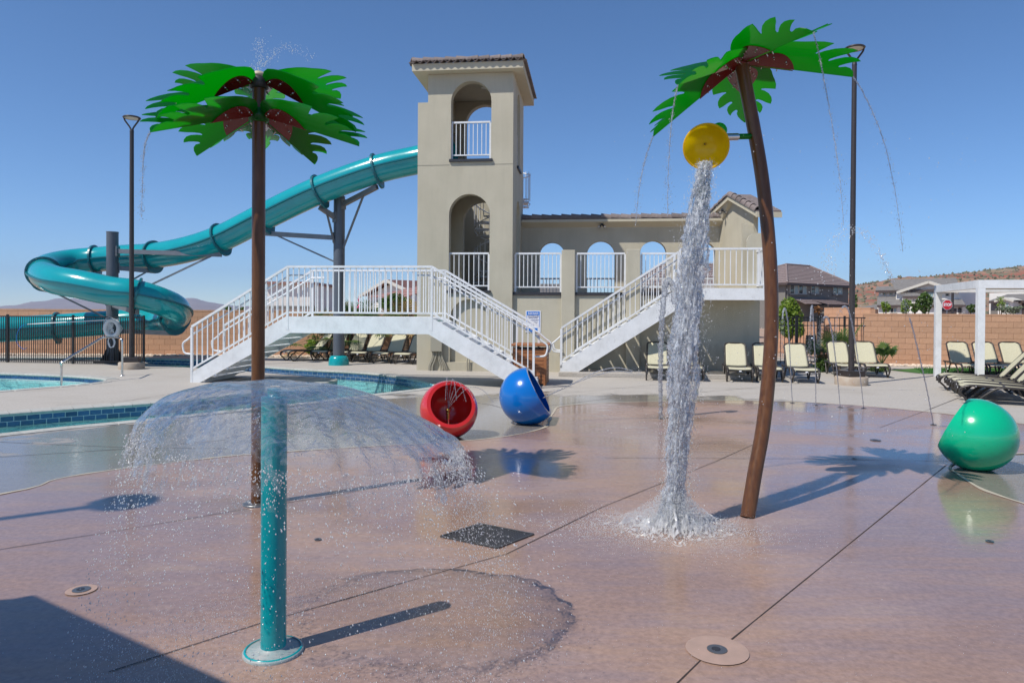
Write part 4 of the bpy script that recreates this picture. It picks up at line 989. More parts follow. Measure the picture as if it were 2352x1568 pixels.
# ------------------------------------------------------------------ spray palms
HALF = [(0,0),(.0,.055),(.02,.105),(.06,.148),(.13,.182),(.22,.215),(.30,.235),(.377,.245),(.46,.262),(.54,.272),(.618,.268),(.59,.225),(.555,.18),(.538,.150),(.552,.145),(.60,.178),(.668,.212),(.74,.232),(.81,.236),(.865,.226),(.81,.185),(.745,.150),(.695,.118),(.688,.102),(.705,.098),(.75,.122),(.81,.146),(.87,.156),(.93,.148),(.968,.130),(.91,.115),(.86,.095),(.815,.072),(.812,.06),(.83,.058),(.88,.068),(.93,.06),(.97,.038),(1.0,.0)]
PLATE = [(0.0,0)]+[(.43*k/14, .115*math.sin(PI*k/14)**.8) for k in range(1,14)]+[(.43,0)]
def frond(parent, o, tip, W=1.34, rise=.58, th=.007):
    o = Vector(o); tip = Vector(tip); d = tip-o; L = d.length; d.normalize()
    up_ = (up - d*up.dot(d)).normalized(); sd = d.cross(up_).normalized()
    mbs = MB()
    for s in (-1,1):
        k = (sd*s*math.cos(rise)+up_*math.sin(rise)).normalized(); nrm = d.cross(k).normalized()*s
        def Mp(a, b, c, k=k, nrm=nrm):
            # slight droop of the outer blade
            return o + d*(a*L) + k*(b*L*W) + nrm*c - up*(b*b*L*.9) 
        mbs.slab([HALF], Mp, th)
    f = part('frond', mbs, m_frond, parent)
    for s in (-1,1):
        k = (sd*s*math.cos(rise)+up_*math.sin(rise)).normalized(); nrm = d.cross(k).normalized()
        if nrm.z > 0: nrm = -nrm
        mb = MB(); mb.slab([PLATE], lambda a,b,c: o+d*(a*L+.02)+k*(b*L*W+.004)+nrm*(.012+c)-up*(b*b*L*.9), .006); pl = part('stiffener_plate', mb, m_plate, f)
        mb = MB()
        for a, b in ((.07,.045),(.19,.08),(.32,.055)):
            c = o+d*(a*L+.02)+k*(b*L*W*1.0)+nrm*.02-up*(b*b*L*.9); mb.octa(c, .012); mb.cyl(c, c+nrm*.03, .005, n=6)
        part('bolts', mb, m_steel, f, kind='stuff')
    return f
def pt_len(o, px, py, L, near=True):
    """the point on a sight line at distance L from o"""
    C = Vector((0,0,EYE)); d = ray(px, py); w = C-o; b = w.dot(d); c = w.dot(w)-L*L; disc = b*b-c
    t = -b + (-(math.sqrt(disc)) if near else math.sqrt(disc)) if disc > 0 else -b
    return C+d*t
pb = G(592,1158)
palm1 = thing('spray_palm', 'straight brown spray palm with two tiers of green plastic fronds', 'water palm', pb)
topz = AT(598,176,pb.y).z
mb = MB(); mb.tube([(pb.x,pb.y,0),(pb.x,pb.y,topz)], .056, 28); part('trunk', mb, m_brownpole, palm1)
mb = MB(); mb.lathe([(0,.022),(.115,.022),(.125,.016),(.125,.004)], 36, Matrix.Translation(pb)); part('base_flange', mb, m_cap, palm1)
mb = MB(); mb.lathe([(0,topz+.045),(.035,topz+.04),(.06,topz+.02),(.065,topz),(.05,topz-.01)], 28, Matrix.Translation(pb)); part('top_nozzle', mb, M('nozzle_cap_beige',(.5,.42,.28),.5), palm1)
zu = AT(598,189,pb.y).z; zl = AT(600,266,pb.y).z
ou = Vector((pb.x,pb.y,zu)); ol = Vector((pb.x,pb.y,zl))
for (o_, px, py, near) in ((ou,358,272,True),(ou,818,303,True),(ou,425,222,False),(ou,782,226,False),(ou,598,262,False),
                           (ol,345,303,True),(ol,452,357,False),(ol,723,377,False),(ol,825,335,True),(ol,605,345,False)):
    tip = pt_len(o_, px, py, 1.0 if o_ is ou else 1.02, near)
    d = (tip-o_); st = o_+Vector((d.x,d.y,0)).normalized()*.045
    frond(palm1, st, tip, rise=.70)
mb = MB(); mb.lathe([(.062,zl+.06),(.085,zl+.05),(.085,zl-.05),(.062,zl-.06)], 24, Matrix.Translation((pb.x,pb.y,0))); part('frond_collar', mb, m_frond, palm1)
mb = MB(); mb.lathe([(.062,zu+.04),(.08,zu+.03),(.08,zu-.05),(.062,zu-.06)], 24, Matrix.Translation((pb.x,pb.y,0))); part('frond_collar', mb, m_dark, palm1)

pb2 = G(1717,1188)
palm2 = thing('spray_palm', 'curved brown spray palm with one crown and a yellow tipping bucket', 'water palm', pb2)
pth = [(1717,1188,0),(1734,1085,.1),(1752,985,.2),(1764,880,.3),(1771,780,.38),(1772,690,.44),(1769,600,.49),(1761,500,.53),(1750,405,.55),(1736,320,.56),(1719,230,.56),(1702,145,.55)]
pw = crom([AT(a,b,pb2.y+c) for a,b,c in pth], 5)
mb = MB(); mb.tube(pw, .060, 28); part('trunk', mb, m_brownpole, palm2)
ot = pw[-1]; 
for (px,py,near,L) in ((1959,176,False,1.06),(1868,72,True,1.02),(1557,195,True,.98),(1500,313,False,1.04),(1711,281,False,1.0)):
    tip = pt_len(ot, px, py, L, near)
    if px == 1959: tip = AT(1959,176,ot.y+.15)
    if px == 1500: tip = AT(1500,313,ot.y+.18)
    frond(palm2, ot+(tip-ot).normalized()*.03, tip)
mb = MB(); mb.ico(ot+Vector((0,0,.0)), .085, (1,1,.5)); part('crown_cap', mb, m_plate, palm2)
# tipping bucket on its arm
armA = AT(1733,313,pb2.y+.56); bc = AT(1622,337,pb2.y+.36)
mb = MB(); mb.tube([armA, AT(1668,315,pb2.y+.45)], .026, 16); part('arm', mb, m_frond, palm2)
mb = MB(); mb.tube([AT(1694,314.5,pb2.y+.482), AT(1664,315.3,pb2.y+.44)], .032, 16); part('swivel', mb, m_steel, palm2)
bn_ = Vector((-.10,-.93,-.30)).normalized()
Rb = bn_.to_track_quat('Z','Y').to_matrix().to_4x4(); Mb_ = Matrix.Translation(bc) @ Rb
rB = .193
inner = [(rB*math.cos(a)*1.0, -rB*math.sin(a)*.95) for a in [PI/2*k/10 for k in range(11)]]
mb = MB(); mb.lathe([(rB+.004,.0)]+[(r+.006,z-.006) for r,z in inner], 40, Mb_); part('bucket_shell', mb, m_bucket, palm2, fix=False)
mb = MB(); mb.lathe([(.075*math.cos(a),.075*math.sin(a)) for a in [-PI/2+PI*k/10 for k in range(11)]],20,Matrix.Translation(AT(1651,301,pb2.y+.60))); part('counterweight', mb, m_bucketg, palm2)
mb = MB(); mb.lathe([(r-.006,z+.002) for r,z in inner], 40, Mb_); part('bucket_lining', mb, m_bucket, palm2, fix=False)
mb = MB(); mb.tube([Mb_@Vector((rB*math.cos(2*PI*k/40),rB*math.sin(2*PI*k/40),0)) for k in range(40)], .010, 8, closed=True); part('bucket_rim', mb, m_bucket, palm2)
mb = MB(); mb.lathe([(0,.0),(.012,.0),(.014,-.006)],12,Mb_@Matrix.Translation((.02,.01,-rB*.93))); part('drain_bolt', mb, m_dark, palm2)

# ------------------------------------------------------------------ teal spray post with its water bell
tp = G(628,1497); zt = EYE-(897-712.7)*tp.y/FPX
tpost = thing('spray_post', 'short teal spray post standing nearest the camera', 'spray post', tp)
mb = MB(); mb.tube([(tp.x,tp.y,.02),(tp.x,tp.y,zt-.03)], .062, 36); part('post', mb, m_teal, tpost)
mb = MB(); mb.lathe([(.062,.035),(.075,.022),(.142,.020),(.147,.014),(.147,.004)], 48, Matrix.Translation(tp)); part('base_flange', mb, M('flange_grey',(.36,.36,.35),.5,col2=(.25,.33,.33),vs=20), tpost)
mb = MB(); mb.lathe([(.130,.0235),(.139,.0235),(.141,.019)], 48, Matrix.Translation(tp)); part('flange_ring', mb, m_teal, tpost)
mb = MB(); mb.lathe([(0,zt+.012),(.03,zt+.012),(.034,zt),(.03,zt-.028),(.062,zt-.03)], 30, Matrix.Translation(tp)); part('nozzle', mb, m_teal, tpost)
rng = random.Random(11)
def rmax(a):
    # wind carries the sheet to the right
    base = .72 + .28*max(0,math.cos(a))**1.5 - .02*max(0,-math.cos(a)) - .10*max(0,-math.sin(a))
    return base*(1+.05*noise.noise(Vector((math.cos(a)*3,math.sin(a)*3,1)))+.05*noise.noise(Vector((math.cos(a)*9,math.sin(a)*9,5))))
def bellz(s, a):
    c_ = .5+.5*math.cos(a); drop = .24 + .14*c_; ex = 4.6-2.4*c_
    return zt + .02 + .015*math.sin(min(1,s*3)*PI/2) - drop*s**ex + .012*s*noise.noise(Vector((math.cos(a)*5*s,math.sin(a)*5*s,2)))+.008*s*math.sin(a*5+s*14)
NR, NA = 64, 260; vs = []; fs = []
for i in range(NR+1):
    s = .03+(1.05-.03)*i/NR
    for k in range(NA):
        a = 2*PI*k/NA; r = rmax(a)*s
        if s > .9:   # ragged lip curling down
            r = rmax(a)*(.9+(s-.9)*.7); 
        vs.append((tp.x+r*math.cos(a), tp.y+r*math.sin(a), bellz(s,a)-(max(0,s-.9)*.5)))
for i in range(NR):
    s = i/NR
    for k in range(NA):
        a = 2*PI*k/NA
        if s > .78:
            q = noise.noise(Vector((math.cos(a)*9*(1+s), math.sin(a)*9*(1+s), s*26))) + .6*noise.noise(Vector((math.cos(a)*4, math.sin(a)*4, 9)))
            if q > .55-(s-.78)*3.6: continue
        fs.append((i*NA+k,i*NA+(k+1)%NA,(i+1)*NA+(k+1)%NA,(i+1)*NA+k))
mb = MB(); mb.add(vs, fs, True); solo('water_bell', mb, m_bell, 'clear mushroom of falling water spread from the teal post', 'water bell', org=(tp.x,tp.y,0), fix=False)
# drops torn off the bell
mb = MB()
for k in range(15000):
    a = rng.random()*2*PI
    if rng.random() < .35: a = rng.gauss(0,.5)
    R0 = rmax(a); t = rng.random()**1.9
    r = R0*(.92+.45*t*rng.random()+.12*t); z0 = bellz(1.0,a)+.02; z = z0*(1-t**1.1)+rng.uniform(-.03,.03)
    if z < .01: z = rng.uniform(.008,.05)
    sz_ = rng.choice((.0008,.001,.0013,.0017,.0022,.003)) * (1.3 if t < .25 else 1)
    p = Vector((tp.x+r*math.cos(a)+rng.gauss(0,.02), tp.y+r*math.sin(a)+rng.gauss(0,.02), z))
    mb.octa(p, sz_, (math.cos(a)*.3,math.sin(a)*.3,-1), 1.8)
# drops streaming under the dome and splashes dancing on the pad
for k in range(9000):
    a = rng.random()*2*PI; r = rng.gauss(1.02,.22)*rmax(a)
    if rng.random() < .25: r *= rng.uniform(.3,1.0)
    z = .006+abs(rng.gauss(0,.03)); mb.octa((tp.x+r*math.cos(a)+.12, tp.y+r*math.sin(a), z), rng.choice((.0008,.0011,.0016)), (0,0,1), 2.2)
for k in range(260):   # stray large blobs in the air to the right
    a = rng.gauss(0,.35); r = rng.uniform(.95,1.5); z = 1.0-.9*(r-.9)*rng.uniform(.6,1.6)
    if z > .02: mb.octa((tp.x+r*math.cos(a), tp.y+r*math.sin(a)+rng.gauss(0,.08), z), rng.choice((.002,.003,.0045)), (1,0,-1), 1.6)
solo('bell_drops', mb, m_drop, 'loose drops falling from the rim of the water bell', 'water drops', kind='stuff', org=(tp.x,tp.y,0), fix=False)

# ------------------------------------------------------------------ water falling from the bucket
fallpts = [(1622,372,.30,22),(1614,420,.22,26),(1604,480,.10,32),(1594,560,.0,36),(1586,640,-.06,40),(1578,720,-.12,42),(1571,800,-.18,42),(1566,880,-.22,40),(1562,960,-.26,34),(1558,1040,-.29,30),(1555,1110,-.32,30),(1552,1170,-.34,36),(1550,1212,-.35,52)]
ctr = [AT(a,b,pb2.y+c) for a,b,c,w in fallpts]; rad = [w*.92*(pb2.y-.1)/FPX for a,b,c,w in fallpts]
def fall_at(t):
    x = t*(len(ctr)-1); i = min(int(x), len(ctr)-2); f_ = x-i
    return ctr[i].lerp(ctr[i+1], f_), rad[i]*(1-f_)+rad[i+1]*f_
rng = random.Random(5)
mb = MB(); NS, NC = 380, 88
for layer, (sc, sd_) in enumerate(((1.0,0.0),(.78,7.0),(.55,17.0),(.3,27.0))):
    vs = []; fs = []
    for i in range(NS+1):
        t = i/NS; c, r = fall_at(t); sway = r*.35*noise.noise(Vector((sd_, 3, c.z*2.2)))
        for k in range(NC):
            a = 2*PI*k/NC; dx, dy = math.cos(a), math.sin(a)
            n1 = noise.noise(Vector((dx*1.4+sd_, dy*1.4, c.z*1.9))); n2 = 1-2*abs(noise.noise(Vector((dx*3.4+sd_, dy*3.4, c.z*4.5)))); n3 = noise.noise(Vector((dx*9, dy*9+sd_, c.z*14))); n4 = noise.noise(Vector((dx*20, dy*20+sd_, c.z*45)))
            rr_ = r*sc*(.66+.40*n1+.22*n2+.22*n3+.12*n4); vs.append((c.x+sway+dx*rr_, c.y+dy*rr_*.8, c.z+.02*n3))
    for i in range(NS):
        zz = ctr[0].z*(1-i/NS)
        for k in range(NC):
            a = 2*PI*k/NC
            if noise.noise(Vector((math.cos(a)*3.5+sd_, math.sin(a)*3.5, zz*5))) + .5*noise.noise(Vector((math.cos(a)*12, math.sin(a)*12+sd_, zz*16))) > .06+.06*layer: continue
            fs.append((i*NC+k,i*NC+(k+1)%NC,(i+1)*NC+(k+1)%NC,(i+1)*NC+k))
    mb.add(vs, fs, True)
solo('bucket_waterfall', mb, m_fall, 'thick column of water tumbling from the yellow bucket', 'waterfall', org=(ctr[-1].x,ctr[-1].y,0), fix=False)
mb = MB()
for k in range(14000):
    t = rng.random()**.9; c, r = fall_at(t); a = rng.random()*2*PI
    rr_ = r*rng.uniform(.5,1.0) if rng.random() < .6 else r*(.95+abs(rng.gauss(0,.38)))
    mb.octa((c.x+math.cos(a)*rr_, c.y+math.sin(a)*rr_*.8, c.z+rng.uniform(-.03,.03)), rng.choice((.0008,.0012,.0016,.0022,.003)), (rng.gauss(0,.5),rng.gauss(0,.5),-1), rng.uniform(1.2,4.5))
c0 = ctr[-1]
for k in range(34000):  # the crown of the splash on the floor
    a = rng.random()*2*PI; r = abs(rng.gauss(0,.33 if k%3 else .17))*(1+.45*noise.noise(Vector((math.cos(a)*3,math.sin(a)*3,9)))); h = max(.004, (.22*math.exp(-(r/.2)**2)+.10*math.exp(-(r/.42)**2))*rng.random()**1.1)
    ex_ = 1.5 if math.cos(a) < 0 else 1.2
    mb.octa((c0.x+math.cos(a)*r*ex_, c0.y+math.sin(a)*r*.9, h), rng.choice((.0008,.0011,.0015,.0022,.003)), (math.cos(a),math.sin(a),1.2), 2)
for k in range(900):
    a = rng.random()*2*PI; r = rng.uniform(.1,.6); h = (.04+.28*rng.random()*math.exp(-r*3)); mb.octa((c0.x+math.cos(a)*r*1.4,c0.y+math.sin(a)*r,h), .0016, (0,0,1), 1.6)
solo('splash_drops', mb, m_drop, 'drops and spray around the bucket waterfall and its splash', 'water drops', kind='stuff', org=(c0.x,c0.y,0), fix=False)
m_foam = white_water('foam_sheet', .05)
mb = MB(); vs = []; NA2, NR2 = 160, 34
for i in range(NR2+1):
    for k in range(NA2):
        a = 2*PI*k/NA2; s = i/NR2; R = .34*(1+.40*noise.noise(Vector((math.cos(a)*4,math.sin(a)*4,3))))*(1.35 if math.cos(a)<0 else 1.2)
        h = .006+.15*math.exp(-(s/.30)**2)+(.16*max(0,noise.noise(Vector((math.cos(a)*7*s,math.sin(a)*7*s,8))))+.10*max(0,noise.noise(Vector((math.cos(a)*19*s,math.sin(a)*19*s,4)))))*(1-s*s)
        vs.append((c0.x+math.cos(a)*R*s, c0.y+math.sin(a)*.8*R*s, h))
fs = [(i*NA2+k,i*NA2+(k+1)%NA2,(i+1)*NA2+(k+1)%NA2,(i+1)*NA2+k) for i in range(NR2) for k in range(NA2) if not (noise.noise(Vector((math.cos(2*PI*k/NA2)*i*.5,math.sin(2*PI*k/NA2)*i*.5,7))) > .32-.6*i/NR2)]
mb.add(vs, fs, True); solo('splash_foam', mb, m_foam, 'white foaming splash where the bucket water hits the floor', 'splash', org=(c0.x,c0.y,0), fix=False)

# ------------------------------------------------------------------ jets
m_jet = film('jet_water', (.95,.96,.98), 60, .01, .2, 1.33, .75)
def jet(pts, r0, r1, seed, label, spread=.01, drops=300, core=1.0, cat='water jet', group=None, size=(.0025,.0045)):
    """pts: points in the place along the stream; core = share of it that is an unbroken rope"""
    rg = random.Random(seed); P = resample(crom(pts, 10), .02); n = len(P); mb = MB()
    k1 = max(2, int(n*core))
    if core > 0:
        rs = [(r0+(r1-r0)*i/n)*(1+.55*noise.noise(Vector((seed,0,i*.55)))) for i in range(k1)]
        Q = [p+Vector((noise.noise(Vector((i*.3,seed,0))),noise.noise(Vector((0,i*.3,seed))),0))*r0*.8 for i, p in enumerate(P[:k1])]
        mb.tube(Q, rs, 8)
    for k in range(drops):
        t = rg.random(); 
        if core < 1 and rg.random() < .7: t = core+(1-core)*rg.random()
        i = min(n-2, int(t*n)); p = P[i].lerp(P[i+1], rg.random()); sp = spread*(.4+1.6*t)
        mb.octa(p+Vector((rg.gauss(0,sp),rg.gauss(0,sp),rg.gauss(0,sp))), rg.uniform(*size), P[i+1]-P[i], 1.5)
    c = P[0]; return solo('water_jet', mb, m_jet if core > 0 else m_drop, label, cat, group, org=(c.x,c.y,0), fix=False, kind=None if core > 0 else 'stuff')
JG = 'thin water jets springing from the pad floor'
def JP(L, Y): return [AT(a,b,Y+dy) for a,b,dy in L]
yb = G(1518,962).y
jet(JP([(1518,962,0),(1517,860,0),(1519,760,0),(1524,690,0),(1532,645,0),(1545,655,-.02),(1550,700,-.03)], yb), .028, .05, 1, 'straight white geyser rising left of the bucket waterfall', .03, 900, group=JG, size=(.004,.008))
for k, (L, lab) in enumerate([
    ([(1820,926,0),(1816,850,-.3),(1812,770,-.6),(1807,722,-.8),(1802,708,-.9),(1798,722,-1.0),(1797,760,-1.1),(1796,820,-1.2)], 'leftmost thin jet of the row right of the curved palm'),
    ([(1874,931,0),(1873,850,-.3),(1869,760,-.6),(1866,706,-.8),(1863,712,-.9),(1860,770,-1.1),(1859,830,-1.2)], 'second thin jet of the row, with one narrow peak before the gate'),
    ([(1930,936,0),(1922,850,-.3),(1912,770,-.6),(1903,733,-.8),(1894,728,-.9),(1886,745,-1.0),(1880,800,-1.2)], 'third thin jet of the row, arching low before the palm bush'),
    ([(1984,938,0),(1974,850,-.3),(1962,770,-.6),(1952,722,-.8),(1943,704,-.9),(1932,710,-1.0),(1922,740,-1.1),(1915,790,-1.2)], 'fourth thin jet of the row, crossing the foot of the tall lamp post')]):
    Y = G(L[0][0], L[0][1]).y; jet(JP(L, Y), .007, .016, 20+k, lab, .012, 420, .78, group=JG)
Y = G(2144,976).y
jet(JP([(2144,976,0),(2130,900,-.3),(2112,820,-.6),(2095,750,-.8),(2072,680,-1.0)], Y), .007, .012, 31, 'rising half of the tall jet beside the green ball, against the block wall', .014, 300, .85, group=JG)
jet(JP([(2050,650,-1.1),(2025,590,-1.2),(1995,547,-1.3),(1965,529,-1.4),(1938,530,-1.5),(1918,552,-1.6),(1905,590,-1.7),(1893,640,-1.8)], Y), .0, .0, 32, 'beaded crest of the tall jet arching across the lamp post', .04, 420, 0, group=JG, size=(.004,.008))
FG = 'thin streams pouring from the palm frond tips'
Yp = pw[-1].y
tipsw = [((1868,74),[(1880,120,-.0),(1892,180,-.05),(1905,250,-.1),(1918,330,-.1),(1930,420,-.15),(1938,520,-.2)], Yp-.6, 'stream falling from the raised upper frond of the curved palm'),
    ((1959,176),[(1978,205,.05),(2005,260,.1),(2030,325,.1),(2048,400,.15),(2062,480,.2),(2074,580,.2)], Yp+.15, 'stream falling from the right frond tip of the curved palm, past the lamp'),
    ((1557,195),[(1546,250,0),(1539,320,0),(1535,400,0),(1533,500,0)], Yp-.6, 'stream falling from the inner left frond of the curved palm'),
    ((1500,313),[(1487,350,0),(1475,395,0),(1466,450,0),(1460,520,0)], Yp+.18, 'stream falling from the outermost left frond of the curved palm'),
    ((345,303),[(334,330,0),(329,370,0),(327,430,0),(325,500,0)], pb.y-.1, 'dripping stream at the left edge of the straight palm')]
for k, (a, L, Y, lab) in enumerate(tipsw): jet([AT(a[0],a[1],Y)]+JP(L, Y), .006, .0025, 40+k, lab, .012, 260, 1.0, group=FG, size=(.002,.0042))
pc = Vector((pb.x,pb.y,topz+.05))
rg = random.Random(77); mb = MB()
for (px1,py1,px2,py2,n_) in ((600,150,597,95,120),(605,152,650,105,140),(650,105,722,130,90),(600,152,575,150,60),(598,95,590,105,40)):
    for k in range(n_):
        t = rg.random(); x = px1+(px2-px1)*t; y = py1+(py2-py1)*t; mb.octa(AT(x+rg.gauss(0,4+6*t),y+rg.gauss(0,4+4*t),pb.y+rg.gauss(0,.05)), rg.choice((.0016,.0024,.0036)), (0,0,1), 1.5)
solo('spray_drops', mb, m_drop, 'sparse drops sprayed up from the top of the straight palm', 'water drops', kind='stuff', org=pb, fix=False)
mb = MB()
for k in range(900):
    x = rg.uniform(1380,2250); y = rg.uniform(640,1000) if rg.random() < .7 else rg.uniform(300,700); Y = rg.uniform(4.5,10)
    p = AT(x,y,Y)
    if p.z > .02: mb.octa(p, rg.choice((.002,.003,.004)), (0,0,1), 1.4)
for k in range(5200):
    x = rg.uniform(-2.8,4.6); y = rg.uniform(2.6,9.5); 
    if noise.noise(Vector((x*.8,y*.8,4))) < -.05: continue
    mb.octa((x,y,.006+abs(rg.gauss(0,.012))), rg.choice((.0008,.0011,.0016)), (0,0,1), 1.6)
solo('stray_drops', mb, m_drop, 'scattered drops in the air and on the wet pad', 'water drops', kind='stuff', fix=False)

# ------------------------------------------------------------------ hollow spray balls
def ball(center, R, nrm, mat, cut, label, floor_cut=.93, zc=None):
    """hollow sphere with a flat foot and a round mouth whose plane faces nrm at cut*R from the centre"""
    c = Vector(center); nrm = Vector(nrm).normalized(); t = thing('spray_ball', label, 'hollow ball', (c.x,c.y,0), 'hollow fibreglass spray balls')
    Q = nrm.to_track_quat('Z','Y').to_matrix(); a0 = math.acos(cut); n = 64; rings = 34
    def shell(Rr, mouth):
        vs = []
        for i in range(rings+1):
            th = mouth+(PI-mouth)*i/rings
            for k in range(n):
                v = Q @ Vector((Rr*math.sin(th)*math.cos(2*PI*k/n), Rr*math.sin(th)*math.sin(2*PI*k/n), Rr*math.cos(th)))
                v.z = max(v.z, -floor_cut*R+ (R-Rr)*.3); vs.append(c+v)
        return vs
    Ri = R*.90; vo = shell(R, a0); vi = shell(Ri, math.acos(min(.99,cut*R/Ri)))
    fs = [(i*n+k,i*n+(k+1)%n,(i+1)*n+(k+1)%n,(i+1)*n+k) for i in range(rings) for k in range(n)]
    mb = MB(); mb.add(vo, fs, True); mb.add(vi, [f[::-1] for f in fs], True)
    part('shell', mb, mat, t, fix=False)
    mb = MB(); mb.add(vo[:n]+vi[:n], [(k,n+k,n+(k+1)%n,(k+1)%n) for k in range(n)]); part('rim', mb, mat, t)
    return t, Q
toC = Vector((0,-1,0))
def bcen(px, py, Y): return AT(px, py, Y)
# red
Yr = G(1035,1003).y; cr = bcen(1031,945.5,Yr); Rr = 66.5*Yr/FPX; cr.z = Rr*.93+.005
tr_, Q = ball(cr, Rr, (.22,-.86,.44), m_red, .56, 'red hollow ball with open mouth facing the camera')
mb = MB(); mb.lathe([(0,.012),(Rr*.68,.012)], 40, Matrix.Translation((cr.x,cr.y,cr.z-Rr*.58))); part('inside_floor', mb, m_deck, tr_)
nzb = Vector((cr.x-.01,cr.y-.02,cr.z-Rr*.57)); mb = MB(); mb.cyl(nzb,nzb+Vector((0,0,.10)),.016,n=14); part('riser', mb, m_steel, tr_)
mb = MB(); mb.cyl(nzb+Vector((0,0,.10)),nzb+Vector((0,0,.17)),.024,n=12); mb.lathe([(.03,.17),(.032,.18),(.03,.19),(.02,.192)],14,Matrix.Translation(nzb)); part('brass_nozzle', mb, m_brass, tr_)
mb = MB(); mb.lathe([(.022,.192),(.036,.22),(.034,.235),(0,.24)],16,Matrix.Translation(nzb)); part('spray_head', mb, m_brass, tr_)
nt_ = nzb+Vector((0,0,.24))
for k, (dx, dz) in enumerate(((-.01,.42),(.06,.40),(.12,.36),(.18,.30),(.30,.30))):
    P = [nt_, nt_+Vector((dx*.5,-.03,dz*.6)), nt_+Vector((dx,-.06,dz)), nt_+Vector((dx*1.6,-.1,dz*.86)), nt_+Vector((dx*2.1,-.14,dz*.3))]
    jet(P, .004, .004, 60+k, ['straight upright thin spray out of the red ball','first slanting thin spray out of the red ball','middle slanting thin spray out of the red ball','flatter thin spray out of the red ball','widest arching thin spray out of the red ball'][k], .008, 70, 1.0, group='fan of thin sprays out of the red ball', size=(.0015,.003))
# blue
Ybl = G(1215,972).y; Rb_ = 66.5*Ybl/FPX; cb = bcen(1213,906,Ybl); cb.z = Rb_*.93+.005
tb_, Q = ball(cb, Rb_, (.87,-.11,.47), m_blue, .42, 'blue hollow ball with its mouth turned to the right')
n0 = cb+Vector((.12,0,-.05)); mb = MB(); mb.cyl(n0-Vector((0,0,.25)), n0+Vector((.03,0,0)), .018, n=12); part('riser', mb, m_steel, tb_)
for k in range(2):
    P = [n0+Vector((.1,0,.02)), n0+Vector((.5,.1,.20)), n0+Vector((.95,.2,.36+k*.05)), n0+Vector((1.3,.25,.42+k*.05)), n0+Vector((1.7,.3,.36))]
    jet(P, .006, .01, 70+k, ['lower thin spray shooting right out of the blue ball','upper thin spray shooting right out of the blue ball'][k], .03, 260, .9, group='twin sprays out of the blue ball', size=(.002,.004))
# green
Yg = G(2240,1076).y; Rg = 83*Yg/FPX; cg = bcen(2242,995,Yg); cg.z = Rg*.93+.004
ball(cg, Rg, (-.70,.64,.47), m_green, .60, 'green hollow ball turned away at the right of the pad')
# ------------------------------------------------------------------ spiral stair behind the tower
spc = (bu(1152, DV+1.15), DV+1.15)
sp = thing('spiral_stair', 'grey metal spiral stair curling up behind the tower', 'spiral stair', (spc[0],spc[1],0), frame=True)
mb = MB(); mb.cyl((spc[0],spc[1],ZA),(spc[0],spc[1],ZF2+.9),.06,n=14); part('centre_pole', mb, m_white2, sp)
RS = .95; nst = 20; zs0, zs1 = ZA+.1, ZF2
turn = 2.05*2*PI; a00 = 2.39-turn
for k in range(nst):
    a = a00+turn*(k+.5)/nst; z = zs0+(zs1-zs0)*(k+1)/nst; da = turn/nst*.55
    mb = MB(); pts = [(.06*math.cos(a-da),.06*math.sin(a-da)),(RS*math.cos(a-da),RS*math.sin(a-da)),(RS*math.cos(a+da),RS*math.sin(a+da)),(.06*math.cos(a+da),.06*math.sin(a+da))]
    mb.add([(spc[0]+x,spc[1]+y,z) for x,y in pts]+[(spc[0]+x,spc[1]+y,z-.05) for x,y in pts],[(0,1,2,3),(7,6,5,4),(0,4,5,1),(1,5,6,2),(2,6,7,3),(3,7,4,0)]); part('tread', mb, m_white2, sp)
    for h in range(3):
        aa = a-da+2*da*h/3; inst('picket', picket_mesh(.95,.018,m_white2), sp, (spc[0]+RS*math.cos(aa),spc[1]+RS*math.sin(aa),z-.02+.05*h))
hel = [(spc[0]+RS*math.cos(a00+turn*i/120), spc[1]+RS*math.sin(a00+turn*i/120), zs0+(zs1-zs0)*(i/120)+1.02) for i in range(121)]
mb = MB(); mb.tube(hel, .022, 8); part('handrail', mb, m_white2, sp)
mb = MB(); mb.tube([(x,y,z-.98) for x,y,z in hel], .018, 6); part('handrail', mb, m_white2, sp)
# stair court walls behind the lower storey
ct = thing('stair_court', 'stucco walls enclosing the foot of the spiral stair', 'wall', (1.4, DV+2.6, 0), frame=True)
mb = MB(); mb.box((U0+.2,DV+2.5,0),(bu(1192,DV+2.5),DV+2.75,bz(430,DV+2.5))); part('rear_wall', mb, m_stucco, ct)
mb = MB(); mb.box((U0+.0,DV+.002,0),(U0+.24,DV+2.5,bz(430,DV+2.5)+.0)); part('side_wall', mb, m_stucco, ct)
mb = MB(); mb.box((U0+.24,DV+.002,ZA-.2),(U1+.55,DV+2.498,ZA-.02)); part('landing', mb, m_conc, ct)

